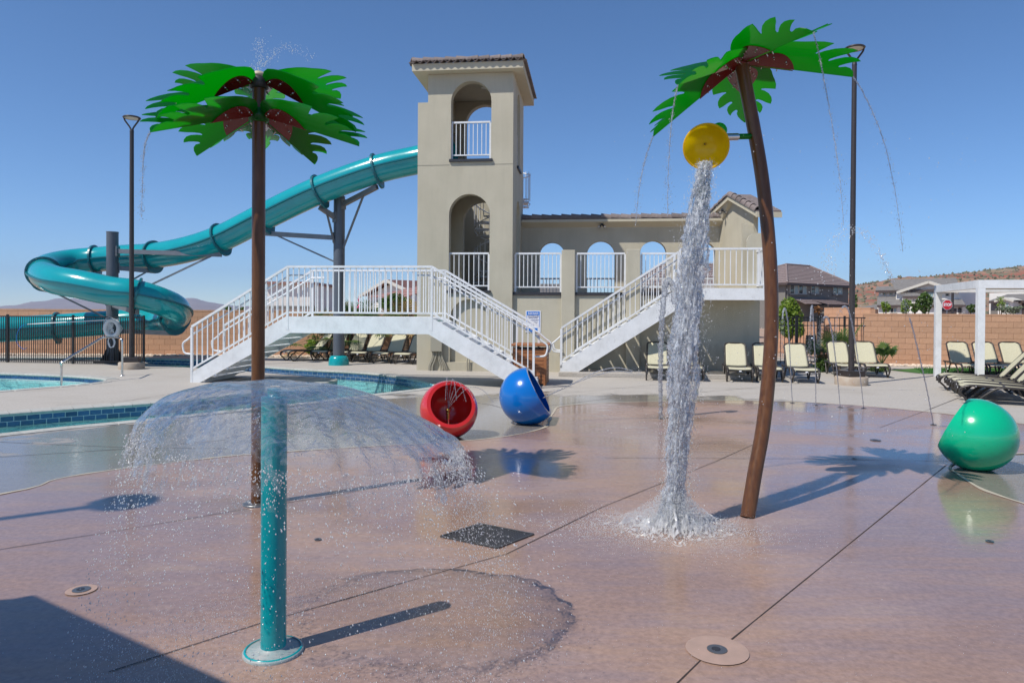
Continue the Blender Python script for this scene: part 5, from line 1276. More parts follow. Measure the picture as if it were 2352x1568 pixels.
# ------------------------------------------------------------------ perimeter block walls
def block_wall(A, B, zt, label, bl=.405, bh=.2, th=.2, vis=None, capn='cap_course'):
    """A,B plan ends of the face turned to the pool; blocks proud of recessed joints"""
    A = Vector((A[0],A[1],0)); B = Vector((B[0],B[1],0)); d = (B-A); Lw = d.length; d.normalize(); ang = math.atan2(d.y,d.x); nrm = Vector((d.y,-d.x,0))
    t = thing('block_wall', label, 'wall', (A+B)/2)
    c = MB(); p = [A-nrm*.008, B-nrm*.008, B-nrm*th, A-nrm*th]
    c.add([Vector((q.x,q.y,-.1)) for q in p]+[Vector((q.x,q.y,zt-.06)) for q in p],[(0,1,2,3),(7,6,5,4),(0,4,5,1),(1,5,6,2),(2,6,7,3),(3,7,4,0)]); part('mortar_core', c, m_mortar, t)
    nrow = int((zt-.07)/bh); bh = (zt-.07)/nrow; ncol = int(Lw/bl)+1
    g = MB(); g.box((-.5*bl+.004,-.006,-bh/2+.004),(.5*bl-.004,.05,bh/2-.004)); me = g.mesh('block'); me.materials.append(m_block)
    rest = MB(); cnt = 0; cells = []
    for r in range(nrow):
        for k in range(ncol+1):
            x = (k+(1.0 if r%2 else .5))*bl
            if x-bl/2 < -.01 or x+bl/2 > Lw+.01: continue
            cells.append((r, x))
    if vis: cells.sort(key=lambda q: 0 if any(v0 <= q[1] <= v1 for v0,v1 in vis) else 1)
    for r in range(nrow):      # half blocks closing the staggered rows at both ends
        if r%2:
            for x0 in (bl*.25, Lw-bl*.25-.0):
                h = MB(); h.cbox(A+d*x0+Vector((0,0,bh*(r+.5)))-nrm*.02, (bl/2-.008,.05,bh-.008), Matrix.Rotation(ang,3,'Z')); part('half_block', h, m_block, t)
    for r, x in cells:
        c = A+d*x+Vector((0,0,bh*(r+.5)))
        if cnt < 298: inst('block', me, t, c, (0,0,ang)); cnt += 1
        else: rest.cbox(c-nrm*.02, (bl-.008,.052,bh-.008), Matrix.Rotation(ang,3,'Z'))
    if rest.v: part('block_courses', rest, m_block, t, kind='stuff')
    for k in range(int(Lw/bl)):
        c = A+d*((k+.5)*bl)-nrm*(th/2)+Vector((0,0,zt-.033)); 
        if k == 0:
            cm = MB(); cm.box((-.5*bl+.003,-th/2-.012,-.03),(.5*bl-.003,th/2+.012,.03)); cme = cm.mesh('cap_block'); cme.materials.append(m_block)
        inst('cap_block', cme, t, c, (0,0,ang))
    return t
wl0 = G(-60,816); wl0.z = 0
YW = 26.2
xw = lambda px: (px-CW/2)/FPX*YW
block_wall((xw(-70),YW),(xw(960),YW-.15), 1.70, 'long tan block wall behind the slide and the loungers on the left', vis=[(0.4,8.8),(12.5,16.5)])
wr0 = Vector(((1985-CW/2)/FPX*23.6,23.6)); dr_ = Vector((math.cos(math.radians(-13)),math.sin(math.radians(-13)))); wr1 = wr0+dr_*8.2
block_wall(wr0, wr1, 1.72, 'tan block wall with flat cap behind the white pergola on the right', bl=.42, bh=.18)
# rocks along the foot of the walls
rk = random.Random(9)
def rock_strip(P, Q, n, wdt, label):
    mb = MB(); P = Vector(P); Q = Vector(Q)
    for k in range(n):
        t = rk.random(); c = P.lerp(Q, t); r = rk.uniform(.02,.07)
        mb.ico((c.x+rk.gauss(0,.05), c.y-rk.random()*wdt, r*.35), r, (rk.uniform(.8,1.5),rk.uniform(.7,1.2),rk.uniform(.5,.9)))
    for i in range(len(mb.sm)): mb.sm[i] = False
    solo('rocks', mb, m_rock, label, 'rocks', kind='stuff', fix=False)
rock_strip((xw(-70),YW-.05),(xw(958),YW-.2), 2600, .55, 'loose tan landscaping rocks along the foot of the left block wall')
rock_strip(wr0-Vector((3.5,-.9)), wr1, 1500, .5, 'loose tan landscaping rocks along the foot of the right block wall')

# ------------------------------------------------------------------ black picket fence on the left, life ring, reach pole
def picket_fence(pts, h, label, step, r=.012, posts=True, pr=.028, mid=None, gname='picket_fence', bottom=.10):
    t = thing(gname, label, 'fence', Vector((pts[0][0],pts[0][1],0)))
    for i, (a, b) in enumerate(zip(pts, pts[1:])):
        A = Vector((a[0],a[1],0)); B = Vector((b[0],b[1],0)); L = (B-A).length; ang = math.atan2(B.y-A.y,B.x-A.x)
        for z in [h-.03, bottom]+([mid] if mid else []): mb = MB(); mb.bar(A+up*z, B+up*z, .03, .035); part('rail', mb, m_black, t)
        n = int(L/step)
        for k in range(1, n): inst('picket', picket_mesh(h-.05,.017,m_black), t, A.lerp(B,k/n)+up*.02, (0,0,ang))
    for p in pts: mb = MB(); mb.box((p[0]-pr,p[1]-pr,0),(p[0]+pr,p[1]+pr,h+.03)); part('post', mb, m_black, t)
    return t
f0 = G(17.5,832); f1 = G(168,835.5); f2 = G(330,839); fm1 = f0-(f1-f0)
HF = 1.49
picket_fence([fm1,f0,f1,f2], HF, 'black iron picket fence before the slide on the left', .078)
q = AT(62.5,744.5,f0.y-.12); q2 = AT(275,733,f2.y-.05)
t = thing('reach_pole', 'long white rescue pole with blue hook hung on the black fence', 'rescue pole', (q.x,q.y,0))
mb = MB(); mb.tube([q,q2],.016,8); part('pole', mb, m_white, t)
mb = MB(); mb.tube(crom([q, q+Vector((-.2,0,-.08)), q+Vector((-.33,0,-.35)), q+Vector((-.30,0,-.62)), q+Vector((-.12,0,-.78)), q+Vector((-.02,0,-.74))],8),.008,6)
part('hook', mb, m_signblue, t)
rc = AT(259,754,f2.y+.15); 
t = thing('life_ring', 'white life ring with coiled rope hanging on the fence', 'life ring', (rc.x,rc.y,0))
mb = MB(); mb.tube([rc+Vector((math.cos(a)*.20,-.02,math.sin(a)*.235)) for a in [2*PI*k/36 for k in range(36)]], .075, 12, closed=True); part('ring', mb, m_white, t)
for k in range(4):
    a = PI/4+k*PI/2; mb = MB(); c_ = rc+Vector((math.cos(a)*.2,-.02,math.sin(a)*.235)); mb.tube([c_+Vector((-math.sin(a)*.03,0,math.cos(a)*.03)),c_-Vector((-math.sin(a)*.03,0,math.cos(a)*.03))],.079,12); part('band', mb, m_white2, t)
rr2 = random.Random(4); P = []
for k in range(70): P.append(rc+Vector((rr2.uniform(-.09,.09), -.10+rr2.uniform(-.02,.02), .15-.30*((k*7)%70)/70)))
mb = MB(); mb.tube(crom(P,4),.007,5)
P = []
for k in range(40): a = k*.9; P.append(rc+Vector((.0+.10*math.cos(a)+rr2.gauss(0,.02), -.09, -.42+.16*math.sin(a)+rr2.gauss(0,.02))))
mb.tube(crom(P,5),.008,5); part('rope', mb, m_white, t)
mb = MB(); mb.tube(crom([rc+Vector((-.27,-.06,-.05)),rc+Vector((-.2,-.06,.27)),rc+Vector((0,-.06,.33)),rc+Vector((.25,-.06,.1)),rc+Vector((.33,-.06,0)),rc+Vector((.27,-.06,-.1))],6),.007,5); part('rope', mb, m_white, t)
# stainless grab rail of the wading pool
hb = G(281,862.5); h0 = G(141,884)
ys = h0.y; ye = hb.y
P = [AT(141,884,ys),AT(142,838,ys),AT(147,829,ys),AT(232,777,(ys+ye)/2),AT(240,775,(ys+ye)/2+.05),AT(270,775,ye-.05),AT(279,780,ye),AT(281,790,ye),Vector((hb.x,hb.y,.0))]
t = thing('grab_rail', 'bent stainless steel grab rail at the wading pool steps', 'handrail', hb)
mb = MB(); mb.tube(crom(P,4),.024,12); part('rail', mb, m_steel, t)
mb = MB(); mb.lathe([(0,.012),(.055,.012),(.06,0)],20,Matrix.Translation(hb)); part('escutcheon', mb, m_steel, t)

# ------------------------------------------------------------------ loungers
def make_lounger(label, group):
    t = thing('sun_lounger', label, 'sun lounger', (0,0,0), group)
    W = .31; zs = .36
    def side(s):
        mb = MB(); y = s*W
        P = crom([(0,y,.02),(-.035,y,.18),(.03,y,.33),(.20,y,.375),(.7,y,.36),(1.15,y,.345),(1.3,y,.36),(1.85,y,.36)],8)
        mb.tube(P[8:], .026, 8); return mb
    for s in (-1,1): part('side_rail', side(s), m_lframe, t)
    for s in (-1,1):
        y = s*(W+.012)
        mb = MB(); mb.tube(crom([(.13,y,.37),(-.02,y,.31),(-.03,y,.22),(.10,y,.08),(.16,y,.012),(.22,y,.012),(.40,y,.19),(.60,y,.33),(.72,y,.355)],6), [.021]*49, 8); part('leg', mb, m_lframe, t)
        mb = MB(); mb.tube(crom([(1.02,y,.34),(1.12,y,.30),(1.28,y,.12),(1.40,y,.012),(1.47,y,.012),(1.56,y,.16),(1.66,y,.32),(1.84,y,.36)],6), [.021]*43, 8); part('leg', mb, m_lframe, t)
    for x in (.03,.78,1.83): mb = MB(); mb.tube([(x,-W,.35 if x > .1 else .31),(x,W,.35 if x > .1 else .31)], .018, 8); part('cross_bar', mb, m_lframe, t)
    def sling(P, w0, w1, name, rnd):
        mb = MB(); n = len(P); m = 12; vs = []
        for i, p in enumerate(P):
            f = i/(n-1); w = w0+(w1-w0)*f
            if rnd: w *= (1-max(0,(f-.86)/.14)**2.2*.32)
            for k in range(m+1):
                c = k/m*2-1; vs.append((p[0], c*w, p[1]-.012*(1-c*c)))
        mb.add(vs, [(i*(m+1)+k,i*(m+1)+k+1,(i+1)*(m+1)+k+1,(i+1)*(m+1)+k) for i in range(n-1) for k in range(m)], True)
        o = part(name, mb, m_sling, t, fix=False); sd_ = o.modifiers.new('thickness','SOLIDIFY'); sd_.thickness = .006; return o
    seat = [(x, .352+.028*math.cos((x-.1)*2.4)+(.0 if x > .12 else -.25*(.12-x))) for x in [i*.06 for i in range(21)]]
    sling(seat, .285, .285, 'seat_sling', False)
    hx, hz = 1.24, .36; ba = math.radians(50); Lb = .78
    bk = [(hx+math.cos(ba)*Lb*i/16, hz+math.sin(ba)*Lb*i/16+.02*math.sin(PI*i/16)) for i in range(17)]
    sling(bk, .275, .262, 'back_sling', True)
    # back frame: an upside-down U
    F = []
    for k in range(9): f = k/8*.80; F.append((hx+math.cos(ba)*Lb*f, .295-.01*f, hz+math.sin(ba)*Lb*f))
    for k in range(1,12):
        a = PI*k/12; f = .84+.19*math.sin(a)**.6; F.append((hx+math.cos(ba)*Lb*f, .29*math.copysign(abs(math.cos(a))**.55, math.cos(a)), hz+math.sin(ba)*Lb*f))
    F += [(x,-y,z) for x,y,z in F[:9][::-1]]
    mb = MB(); mb.tube(F, .020, 8); part('back_frame', mb, m_lframe, t)
    for s in (-1,1): mb = MB(); mb.cyl((hx,s*.285,.37),(hx,s*.335,.37),.035,n=12); part('hinge', mb, m_lframe, t)
    mb = MB(); mb.box((-.045,-.03,.29),(-.04,.03,.32)); part('care_label', mb, m_signwhite, t)
    return t
LG1 = 'cream loungers lined up before the arcade wall'; LG2 = 'loungers on the turf behind the pergola'; LG3 = 'loungers stacked side by side at the right edge'; LG4 = 'loungers behind the footbridge'
proto = make_lounger('x', LG1); used = [False]
def put_lounger(foot, ang, label, group, z=0.0):
    """foot: plan point of the middle of the foot end; ang: direction from foot to head"""
    o = copy_tree(proto) if used[0] else proto
    if used[0]: pass
    used[0] = True
    o.location = (foot[0],foot[1],z); o.scale = (.93,.93,.93); o.rotation_euler = (0,0,ang); o['label'] = label; o['group'] = group
    return o
def foot_from_px(bpx, bpy, Yb, ang, back=1.3):
    p = AT(bpx, bpy, Yb); return (p.x-math.cos(ang)*back, p.y-math.sin(ang)*back)
def row(items, group):
    for (fx, fy, a, lab) in items:
        g = G(fx, fy); put_lounger((g.x, g.y), math.radians(a), lab, group)
row([(1513,875,80,'cream lounger left of the bucket waterfall, under the white stair'),
     (1588,876,80,'cream lounger half hidden behind the bucket waterfall'),
     (1700,878.5,77,'cream lounger standing just left of the curved palm trunk'),
     (1770,878.5,77,'cream lounger cut by the curved palm trunk'),
     (1852,881,78,'cream lounger just right of the curved palm trunk'),
     (1949,868,76,'cream lounger just left of the tall lamp post'),
     (2015,868,76,'cream lounger just right of the tall lamp post')], LG1)
row([(2238,867,73,'sunlit lounger on the turf between the two pergola posts'),
     (2302,868,73,'shaded lounger on the turf just right of the near pergola post'),
     (2368,868,73,'shaded lounger on the turf cut by the right picture edge')], LG2)
for k, (x, y, lab) in enumerate([(8.75,13.75,'nearest of the side-by-side loungers behind the green ball'),(9.1,14.35,'second nearest of the side-by-side loungers behind the green ball'),(9.36,14.95,'middle one of the side-by-side loungers behind the green ball'),(9.6,15.5,'second farthest of the side-by-side loungers behind the green ball'),(9.75,16.05,'farthest of the side-by-side loungers behind the green ball')]):
    put_lounger((x,y), math.radians(-27), lab, LG3)
row([(733,829.5,76,'lounger behind the footbridge left of the teal-skirted column'),
     (780,831,76,'lounger behind the footbridge partly hidden by the teal-skirted column'),
     (822,833,76,'first lounger right of the teal-skirted column, back top sunlit'),
     (872,835,75,'lounger with half-shaded back, second from the tower'),
     (922,837,75,'fully shaded lounger nearest the tower foot'),
     (655,829,42,'cream lounger turned sideways under the left bridge stair')], LG4)

# ------------------------------------------------------------------ pergola on the right
def pergola(name, label, P0, dx, dy, lx, ly, H, post=.168, beam=.2, roof=True):
    P0 = Vector((P0[0],P0[1],0)); dx = Vector((dx[0],dx[1],0)).normalized(); dy = Vector((dy[0],dy[1],0)).normalized(); ang = math.atan2(dx.y,dx.x)
    t = thing(name, label, 'pergola', P0); Rz = Matrix.Rotation(ang,3,'Z'); C = [P0, P0+dx*lx, P0+dx*lx+dy*ly, P0+dy*ly]
    for c in C: mb = MB(); mb.cbox(c+up*((H-beam)/2), (post,post,H-beam), Rz); part('post', mb, m_white, t, bevel=.004)
    for a, b in ((0,1),(1,2),(2,3),(3,0)):
        d = (C[b]-C[a]).normalized(); ov = post/2 if a%2 == 0 else -post/2
        mb = MB(); mb.bar(C[a]-d*ov+up*(H-beam/2), C[b]+d*ov+up*(H-beam/2), post, beam-.004); part('beam', mb, m_white, t)
    if roof:
        n = int(ly/.19)
        for k in range(n):
            a = P0+dx*(post/2)+dy*(post/2+.09+k*(ly-post-.1)/n)+up*(H-.10); b = a+dx*(lx-post)
            mb = MB(); mb.bar(a, b, .185, .025); part('roof_louvre', mb, M('louvre_tan',(.5,.46,.38),.5) if k == 0 and 'louvre_tan' not in bpy.data.materials else bpy.data.materials['louvre_tan'], t)
    return t
pc0 = AT(2250,860,16.0); pc1 = AT(2152.5,860,19.25)
d1 = (Vector((pc1.x,pc1.y,0))-Vector((pc0.x,pc0.y,0)))
pergola('white_pergola', 'white metal pergola with louvred roof at the right edge', (pc0.x,pc0.y), (d1.y,-d1.x*.6), (d1.x,d1.y), 3.6, d1.length, EYE+(722.5-643)*16.0/FPX, post=.145, beam=.19)
# shade structure outside the frame at the left whose shadow falls on the pad
cs = G(60,1385); e1 = G(450,1568)-cs; e1.normalize(); Hs = 2.9
sh = Vector((SUN_TO[0],SUN_TO[1],0)).normalized()*(Hs/math.tan(math.radians(SUN_EL)))
c0_ = cs-sh; 
pergola('shade_pergola', 'white pergola outside the frame at lower left that shades the pad corner', (c0_.x,c0_.y), (e1.x,e1.y), (-.62,-.78) if False else (e1.y,-e1.x) if (e1.y*cs.y) > 0 else (-1,-.25), 4.2, 3.4, Hs)

# ------------------------------------------------------------------ gate and fence at the right behind the loungers
ga = G(1762,846); gb = G(1880,846); gc_ = G(1999,845)
Yf = 23.6
fx = lambda px, Y=Yf: Vector(((px-CW/2)/FPX*Y, Y, 0))
picket_fence([fx(1775),fx(1830),fx(1880)], 1.60, 'black iron gate section left of the tall lamp post', .12, gname='iron_gate', mid=1.30, pr=.04)
picket_fence([fx(1883),fx(1940),fx(1998)], 1.60, 'black iron picket fence joining the gate to the block wall', .14, mid=1.30)
picket_fence([fx(1998,23.65),fx(1990,27.2)], 1.60, 'dark fence leg running back along the end of the block wall', .08)
# gate latch box
gl = fx(1868,23.5); t = thing('gate_latch', 'round silver gate latch on the black gate', 'latch', gl)
mb = MB(); mb.box((gl.x-.22,gl.y,.55),(gl.x+.1,gl.y+.06,.98)); part('guard_plate', mb, m_black, t)
mb = MB(); mb.lathe([(0,0),(.06,0),(.07,.02),(.05,.05),(0,.06)],20,Matrix.Translation((gl.x-.02,gl.y,.86))@Matrix.Rotation(PI/2,4,'X')); part('knob', mb, m_steel, t)
bw2a = fx(1893,29.5); bw2b = fx(2010,27.5)
block_wall(bw2a, bw2b, 1.95, 'tan block wall seen beyond the black gate', bl=.42, bh=.2)
bw3a = fx(1780,31); bw3b = fx(1892,30)
block_wall(bw3a, bw3b, 1.35, 'low tan wall beyond the gate behind the willow shrub', bl=.42, bh=.2)
# ------------------------------------------------------------------ plants
def leaf_cloud(mb, c, rad, n, size, rg, dens=None, up_bias=.2):
    c = Vector(c)
    for k in range(n):
        while True:
            p = Vector((rg.uniform(-1,1),rg.uniform(-1,1),rg.uniform(-1,1)))
            if p.length < 1 and noise.noise(Vector((p.x*2.2+c.x,p.y*2.2+c.y,p.z*2.2+c.z))) > -.12-.5*(1-p.length): break
        q = Vector((c.x+p.x*rad[0], c.y+p.y*rad[1], c.z+p.z*rad[2])); s = size*rg.uniform(.6,1.3)
        a = Vector((rg.gauss(0,1),rg.gauss(0,1),rg.gauss(0,1)+up_bias)).normalized(); b = a.orthogonal().normalized()*s*.38
        if rg.random() < .5: b = a.cross(b)
        mb.add([q-a*s*.5, q+b, q+a*s*.5, q-b], [(0,1,2,3)])
def stems(mb, base, c, rad, n, rg, r=.012):
    base = Vector(base)
    for k in range(n):
        e = Vector((c[0]+rg.uniform(-.7,.7)*rad[0], c[1]+rg.uniform(-.7,.7)*rad[1], c[2]+rg.uniform(-.2,.8)*rad[2]))
        m = base.lerp(e,.5)+Vector((rg.gauss(0,.1)*rad[0],rg.gauss(0,.1)*rad[1],0)); mb.tube([base,m,e],[r,r*.7,r*.35],5)
def tree(name, label, base, c, rad, n, size, mat, cat='tree', group=None, trunk_r=.05, seed=1, clumps=6):
    rg = random.Random(seed); t = thing(name, label, cat, base, group)
    mb = MB(); b = Vector(base); top = Vector((c[0],c[1],c[2]-rad[2]*.2)); mb.tube([b, b.lerp(top,.5)+Vector((.03,0,0)), top],[trunk_r,trunk_r*.7,trunk_r*.4],7); stems(mb, b.lerp(top,.4), c, rad, 9, rg, trunk_r*.45); part('trunk', mb, m_bark, t)
    mb = MB(); leaf_cloud(mb, c, (rad[0]*.75,rad[1]*.75,rad[2]*.8), n//2, size, rg)
    for k in range(clumps):
        a = rg.random()*2*PI; h = rg.uniform(-.6,.8); cc = (c[0]+math.cos(a)*rad[0]*.65, c[1]+math.sin(a)*rad[1]*.6, c[2]+h*rad[2]*.75)
        leaf_cloud(mb, cc, (rad[0]*.38,rad[1]*.38,rad[2]*.3), n//(2*clumps), size, rg)
    part('crown', mb, mat, t, fix=False); return t
def fan_palm(label, base, leaves, seed, mat=None, group='young fan palms and their bushes', R=.42, trunk=.25):
    rg = random.Random(seed); t = thing('fan_palm', label, 'fan palm', base, group); b = Vector(base)
    mb = MB(); mb.tube([b, b+Vector((0,0,trunk))],[.10,.08],9); part('trunk', mb, m_bark, t)
    for (az, el, L, dry) in leaves:
        az = math.radians(az); el = math.radians(el); d = Vector((math.cos(az)*math.cos(el), math.sin(az)*math.cos(el), math.sin(el)))
        o = b+Vector((0,0,trunk)); c = o+d*L-Vector((0,0,L*L*.12)); s1 = d.cross(up).normalized(); s2 = d
        mb = MB(); mb.tube([o, o.lerp(c,.5)+Vector((0,0,.04)), c],[.014,.010,.007],5)
        n = 22; nrm = s1.cross(s2).normalized()
        for k in range(n):
            a = math.radians(-125+250*k/(n-1)); dd = (s2*math.cos(a)+s1*math.sin(a)).normalized(); l = R*(1-.28*abs(a)/2.2)*rg.uniform(.88,1.08); w = .022
            pp = dd.cross(nrm).normalized()*w; tip = c+dd*l-Vector((0,0,l*.22*rg.random()+.02)); mid = c+dd*l*.55
            mb.add([c, mid+pp, tip, mid-pp, mid+nrm*.012], [(0,1,4),(1,2,4),(2,3,4),(3,0,4)])
        part('leaf', mb, m_palmdry if dry else m_palmleaf, t, fix=False)
    return t
rg = random.Random(2)
def lv(n, seed, el=(15,75), L=(.5,.9), dryf=.12):
    r = random.Random(seed); return [(360*k/n+r.uniform(-12,12), r.uniform(*el), r.uniform(*L), r.random() < dryf) for k in range(n)]
def gp(px, py): g = G(px,py); g.z = 0; return g
for k, (px, py, n, H_, lab) in enumerate([(748,826,9,.75,'fan palm left of the teal-skirted column, under the footbridge'),(728,822,7,.5,'small fan palm by the sideways lounger'),(806,822,11,1.05,'tall dark fan palm just right of the teal-skirted column'),(843,822,9,1.0,'fan palm behind the middle of the footbridge railing'),(935,822,12,1.15,'fan palm with drooping yellow leaves against the tower corner')]):
    b = gp(px,py); b.y = min(b.y, 25.8); b = Vector(((px-CW/2)/FPX*25.3, 25.3, 0))
    fan_palm(lab, b, lv(n+3, 10+k, (-15,75), (.7,1.15), .25 if k == 4 else .1), 20+k, trunk=H_*.95, R=.62)
    for j in range(4): pass
b = Vector(((1925-CW/2)/FPX*21.6,21.6,0)); fan_palm('broad green fan palm behind the two loungers at the lamp post', b, lv(13, 31, (15,70), (.55,.95), .1), 41, trunk=.35, R=.55)
b = Vector(((1895-CW/2)/FPX*21.4,21.4,0)); fan_palm('lower fan palm leaning left over the leafy bush by the gate', b, lv(7, 35, (0,40), (.5,.8), .3), 42, trunk=.2, R=.45)
b = Vector(((2026-CW/2)/FPX*21.5,21.5,0)); fan_palm('small fan palm against the block wall right of the lamp post', b, lv(8, 33, (20,75), (.35,.6), .1), 43, trunk=.15, R=.32)
def bushpx(name, label, px0, px1, pyt, pyb, Y, n, size, mat, seed, zb=0.0, cat='bush', tr=.02):
    a = AT((px0+px1)/2, pyt, Y); bz_ = AT((px0+px1)/2, pyb, Y); rx = (px1-px0)/2/FPX*Y; z1 = a.z; z0 = bz_.z
    return tree(name, label, (a.x,Y,min(zb,z0)), (a.x,Y,(z0+z1)/2), (rx,rx*.8,(z1-z0)/2), n, size, mat, cat, 'shrubs and trees in the beds and gardens', tr, seed)
bushpx('leafy_bush','glossy green bush in the bed left of the lamp post loungers',1866,1910,815,862,20.6,1500,.05,m_leaf,1)
bushpx('leafy_bush','low green ground bush behind the rightmost lamp post lounger',1990,2055,836,864,20.9,900,.045,m_leaf,2)
bushpx('lavender_bush','purple flowering lavender behind the black picket fence',1875,1912,790,830,22.2,700,.035,m_flower,3)
bushpx('sage_bush','grey-green sage bush behind the black picket fence',1843,1900,760,815,24.6,900,.05,M('sage_leaf',(.16,.18,.11),.8),4)
bushpx('willow_shrub','bright yellow-green willow shrub beyond the gate beside the grey house',1778,1848,668,790,27.5,3800,.11,m_leafy,5,cat='shrub',tr=.04)
bushpx('garden_tree','thin reddish shrub peeking over the far wall left of the lamp post',1868,1892,700,724,29,160,.08,M('dry_leaf',(.2,.09,.03),.8),6)
bushpx('garden_tree','olive bush over the wall just right of the lamp post',1962,1990,706,724,29,400,.07,M('olive_leaf',(.17,.16,.05),.8),16)
bushpx('garden_tree','small green tree between the grey house and the white house',1950,1972,670,722,60,900,.16,m_leaf,7,tr=.08)
bushpx('garden_tree','young lime-green tree before the left wing of the white house',2023,2048,690,722,58,700,.14,m_leafy,8,tr=.05)
bushpx('garden_tree','lime-green feathery tree before the white house entrance',2066,2094,682,726,56,1100,.14,m_leafy,9,tr=.05)
bushpx('garden_tree','taller dark green tree before the middle of the white house',2104,2146,664,726,54,1900,.15,m_leaf,10,tr=.06)
bushpx('garden_tree','dark rounded shrub low before the white house door',2092,2112,694,722,55,600,.14,m_leaf,11,tr=.05)
bushpx('garden_tree','green shrub between the two pergola posts beyond the wall',2220,2240,696,722,60,420,.15,m_leaf,12,tr=.05)
bushpx('garden_tree','pale rosemary hedge before the right-hand house',2290,2350,700,724,52,1000,.12,M('rosemary_leaf',(.12,.15,.09),.8),13,tr=.04)
bushpx('garden_tree','thin airy tree before the right-hand house',2288,2312,676,716,53,260,.1,m_leafy,14,tr=.04)
bushpx('garden_tree','dense green tree in front of the red-roofed house behind the bridge',868,952,668,726,33,3600,.11,m_leaf,15,tr=.06)
bushpx('garden_tree','tip of a small tree over the left wall, right of the slide',516,534,701,716,34,160,.09,m_leaf,17,tr=.03)
bushpx('garden_tree','second small treetop over the left wall nearer the bridge stair',545,562,704,716,34,130,.09,m_leaf,18,tr=.03)
bushpx('agave_clump','stringy yellow-green shrub beside the sideways lounger',700,735,772,822,25.6,600,.09,m_leafy,19)
fb = AT(824,700,24.0)
t = thing('garden_ornament', 'thin pink bird ornament rising behind the footbridge railing', 'garden ornament', (fb.x,fb.y,0))
mb = MB(); mb.tube([(fb.x,fb.y,0),(fb.x,fb.y,fb.z-.1)],.008,5); part('stake', mb, m_dark, t)
mb = MB(); mb.tube(crom([fb+Vector((-.05,0,-.12)),fb+Vector((.0,0,-.05)),fb+Vector((.03,0,.05)),fb+Vector((-.02,0,.16)),fb+Vector((.02,0,.23)),fb+Vector((.0,0,.27))],4),[.01]+[.035]*6+[.02]*14,7); part('bird', mb, m_pink, t)

# ------------------------------------------------------------------ houses beyond the walls
class FR:
    def __init__(s, pxa, Ya, pxb, Yb):
        s.A = Vector(((pxa-CW/2)/FPX*Ya, Ya, 0)); s.B = Vector(((pxb-CW/2)/FPX*Yb, Yb, 0)); s.u = (s.B-s.A); s.L = s.u.length; s.u.normalize(); s.v = Vector((-s.u.y, s.u.x, 0))
    def w(s, u, v, z): return s.A+s.u*u+s.v*v+up*z
    def bl(s, px, py, v=0.0):
        d = ray(px,py); o = Vector((0,0,EYE))-s.A; t = (v-o.dot(s.v))/d.dot(s.v); p = o+d*t; return p.dot(s.u), p.z
def fbox(mb, fr, a, b):
    vs = [fr.w(x,y,z) for z in (a[2],b[2]) for x,y in ((a[0],a[1]),(b[0],a[1]),(b[0],b[1]),(a[0],b[1]))]
    return mb.add(vs, [(0,3,2,1),(4,5,6,7),(0,1,5,4),(1,2,6,5),(2,3,7,6),(3,0,4,7)])
def courses(mb, a, b, c, d, n, th=.07):
    """tile courses laid up a slope: eave a-b, top d-c; each course a lapped slab"""
    a, b, c, d = map(Vector, (a,b,c,d)); nrm = (b-a).cross(d-a).normalized()
    if nrm.z < 0: nrm = -nrm
    for k in range(n):
        f0, f1 = k/n, (k+1.15)/n; f1 = min(f1, 1)
        p, q, r_, s_ = a.lerp(d,f0), b.lerp(c,f0), b.lerp(c,f1), a.lerp(d,f1)
        vs = [p,q,r_,s_,p+nrm*th,q+nrm*th,r_+nrm*th*.25,s_+nrm*th*.25]
        mb.add(vs,[(0,1,2,3),(4,5,6,7),(0,1,5,4),(1,2,6,5),(2,3,7,6),(3,0,4,7)])
def win(t, fr, u0, u1, z0, z1, v=-.01, panes=2, sillm=None, fm=None):
    fm = fm or m_htrim; w = .07; mb = MB()
    fbox(mb, fr,(u0,v-.05,z0),(u0+w,v+.03,z1)); fbox(mb, fr,(u1-w,v-.05,z0),(u1,v+.03,z1)); fbox(mb, fr,(u0+w,v-.05,z0),(u1-w,v+.03,z0+w)); fbox(mb, fr,(u0+w,v-.05,z1-w),(u1-w,v+.03,z1))
    for k in range(1,panes): u = u0+(u1-u0)*k/panes; fbox(mb, fr,(u-w/2,v-.045,z0+w),(u+w/2,v+.03,z1-w))
    o = part('window', mb, fm, t)
    for k in range(panes):
        a = u0+(u1-u0)*k/panes+.04; b = u0+(u1-u0)*(k+1)/panes-.04; mb = MB(); fbox(mb, fr,(a,v-.02,z0+.04),(b,v-.012,z1-.04)); part('pane', mb, m_curtain if (k%2 and panes > 1) else m_glass, o)
    if sillm: mb = MB(); fbox(mb, fr,(u0-.15,v-.14,z0-.16),(u1+.15,v-.002,z0-.01)); part('sill', mb, sillm, o)
def ridge(mb, a, b, r=.13): mb.tube([a,b], r, 6)
# grey two-storey house
H1 = FR(1803,78,1948,86)
t = thing('grey_house', 'grey stucco two-storey house with brown tiled hip roof beyond the gate', 'house', H1.A)
ze = H1.bl(1803,651)[1]; D1 = 9.0
mb = MB(); fbox(mb,H1,(0,0,-1),(H1.L,D1,ze)); part('walls', mb, m_hgrey, t)
zr1 = H1.bl(1806,608,D1/2)[1]; ov = .6
E = [H1.w(-ov,-ov,ze+.05),H1.w(H1.L+ov,-ov,ze+.05),H1.w(H1.L+ov,D1+ov,ze+.05),H1.w(-ov,D1+ov,ze+.05)]
ul = H1.bl(1806,608,D1/2)[0]; ur = H1.bl(1860,610,D1/2)[0]; R1, R2 = H1.w(ul,D1/2,zr1), H1.w(ur,D1/2,zr1)
mb = MB(); courses(mb,E[0],E[1],R2,R1,13); courses(mb,E[1],E[2],R2,R2,11); courses(mb,E[3],E[0],R1,R1,11); courses(mb,E[2],E[3],R1,R2,11)
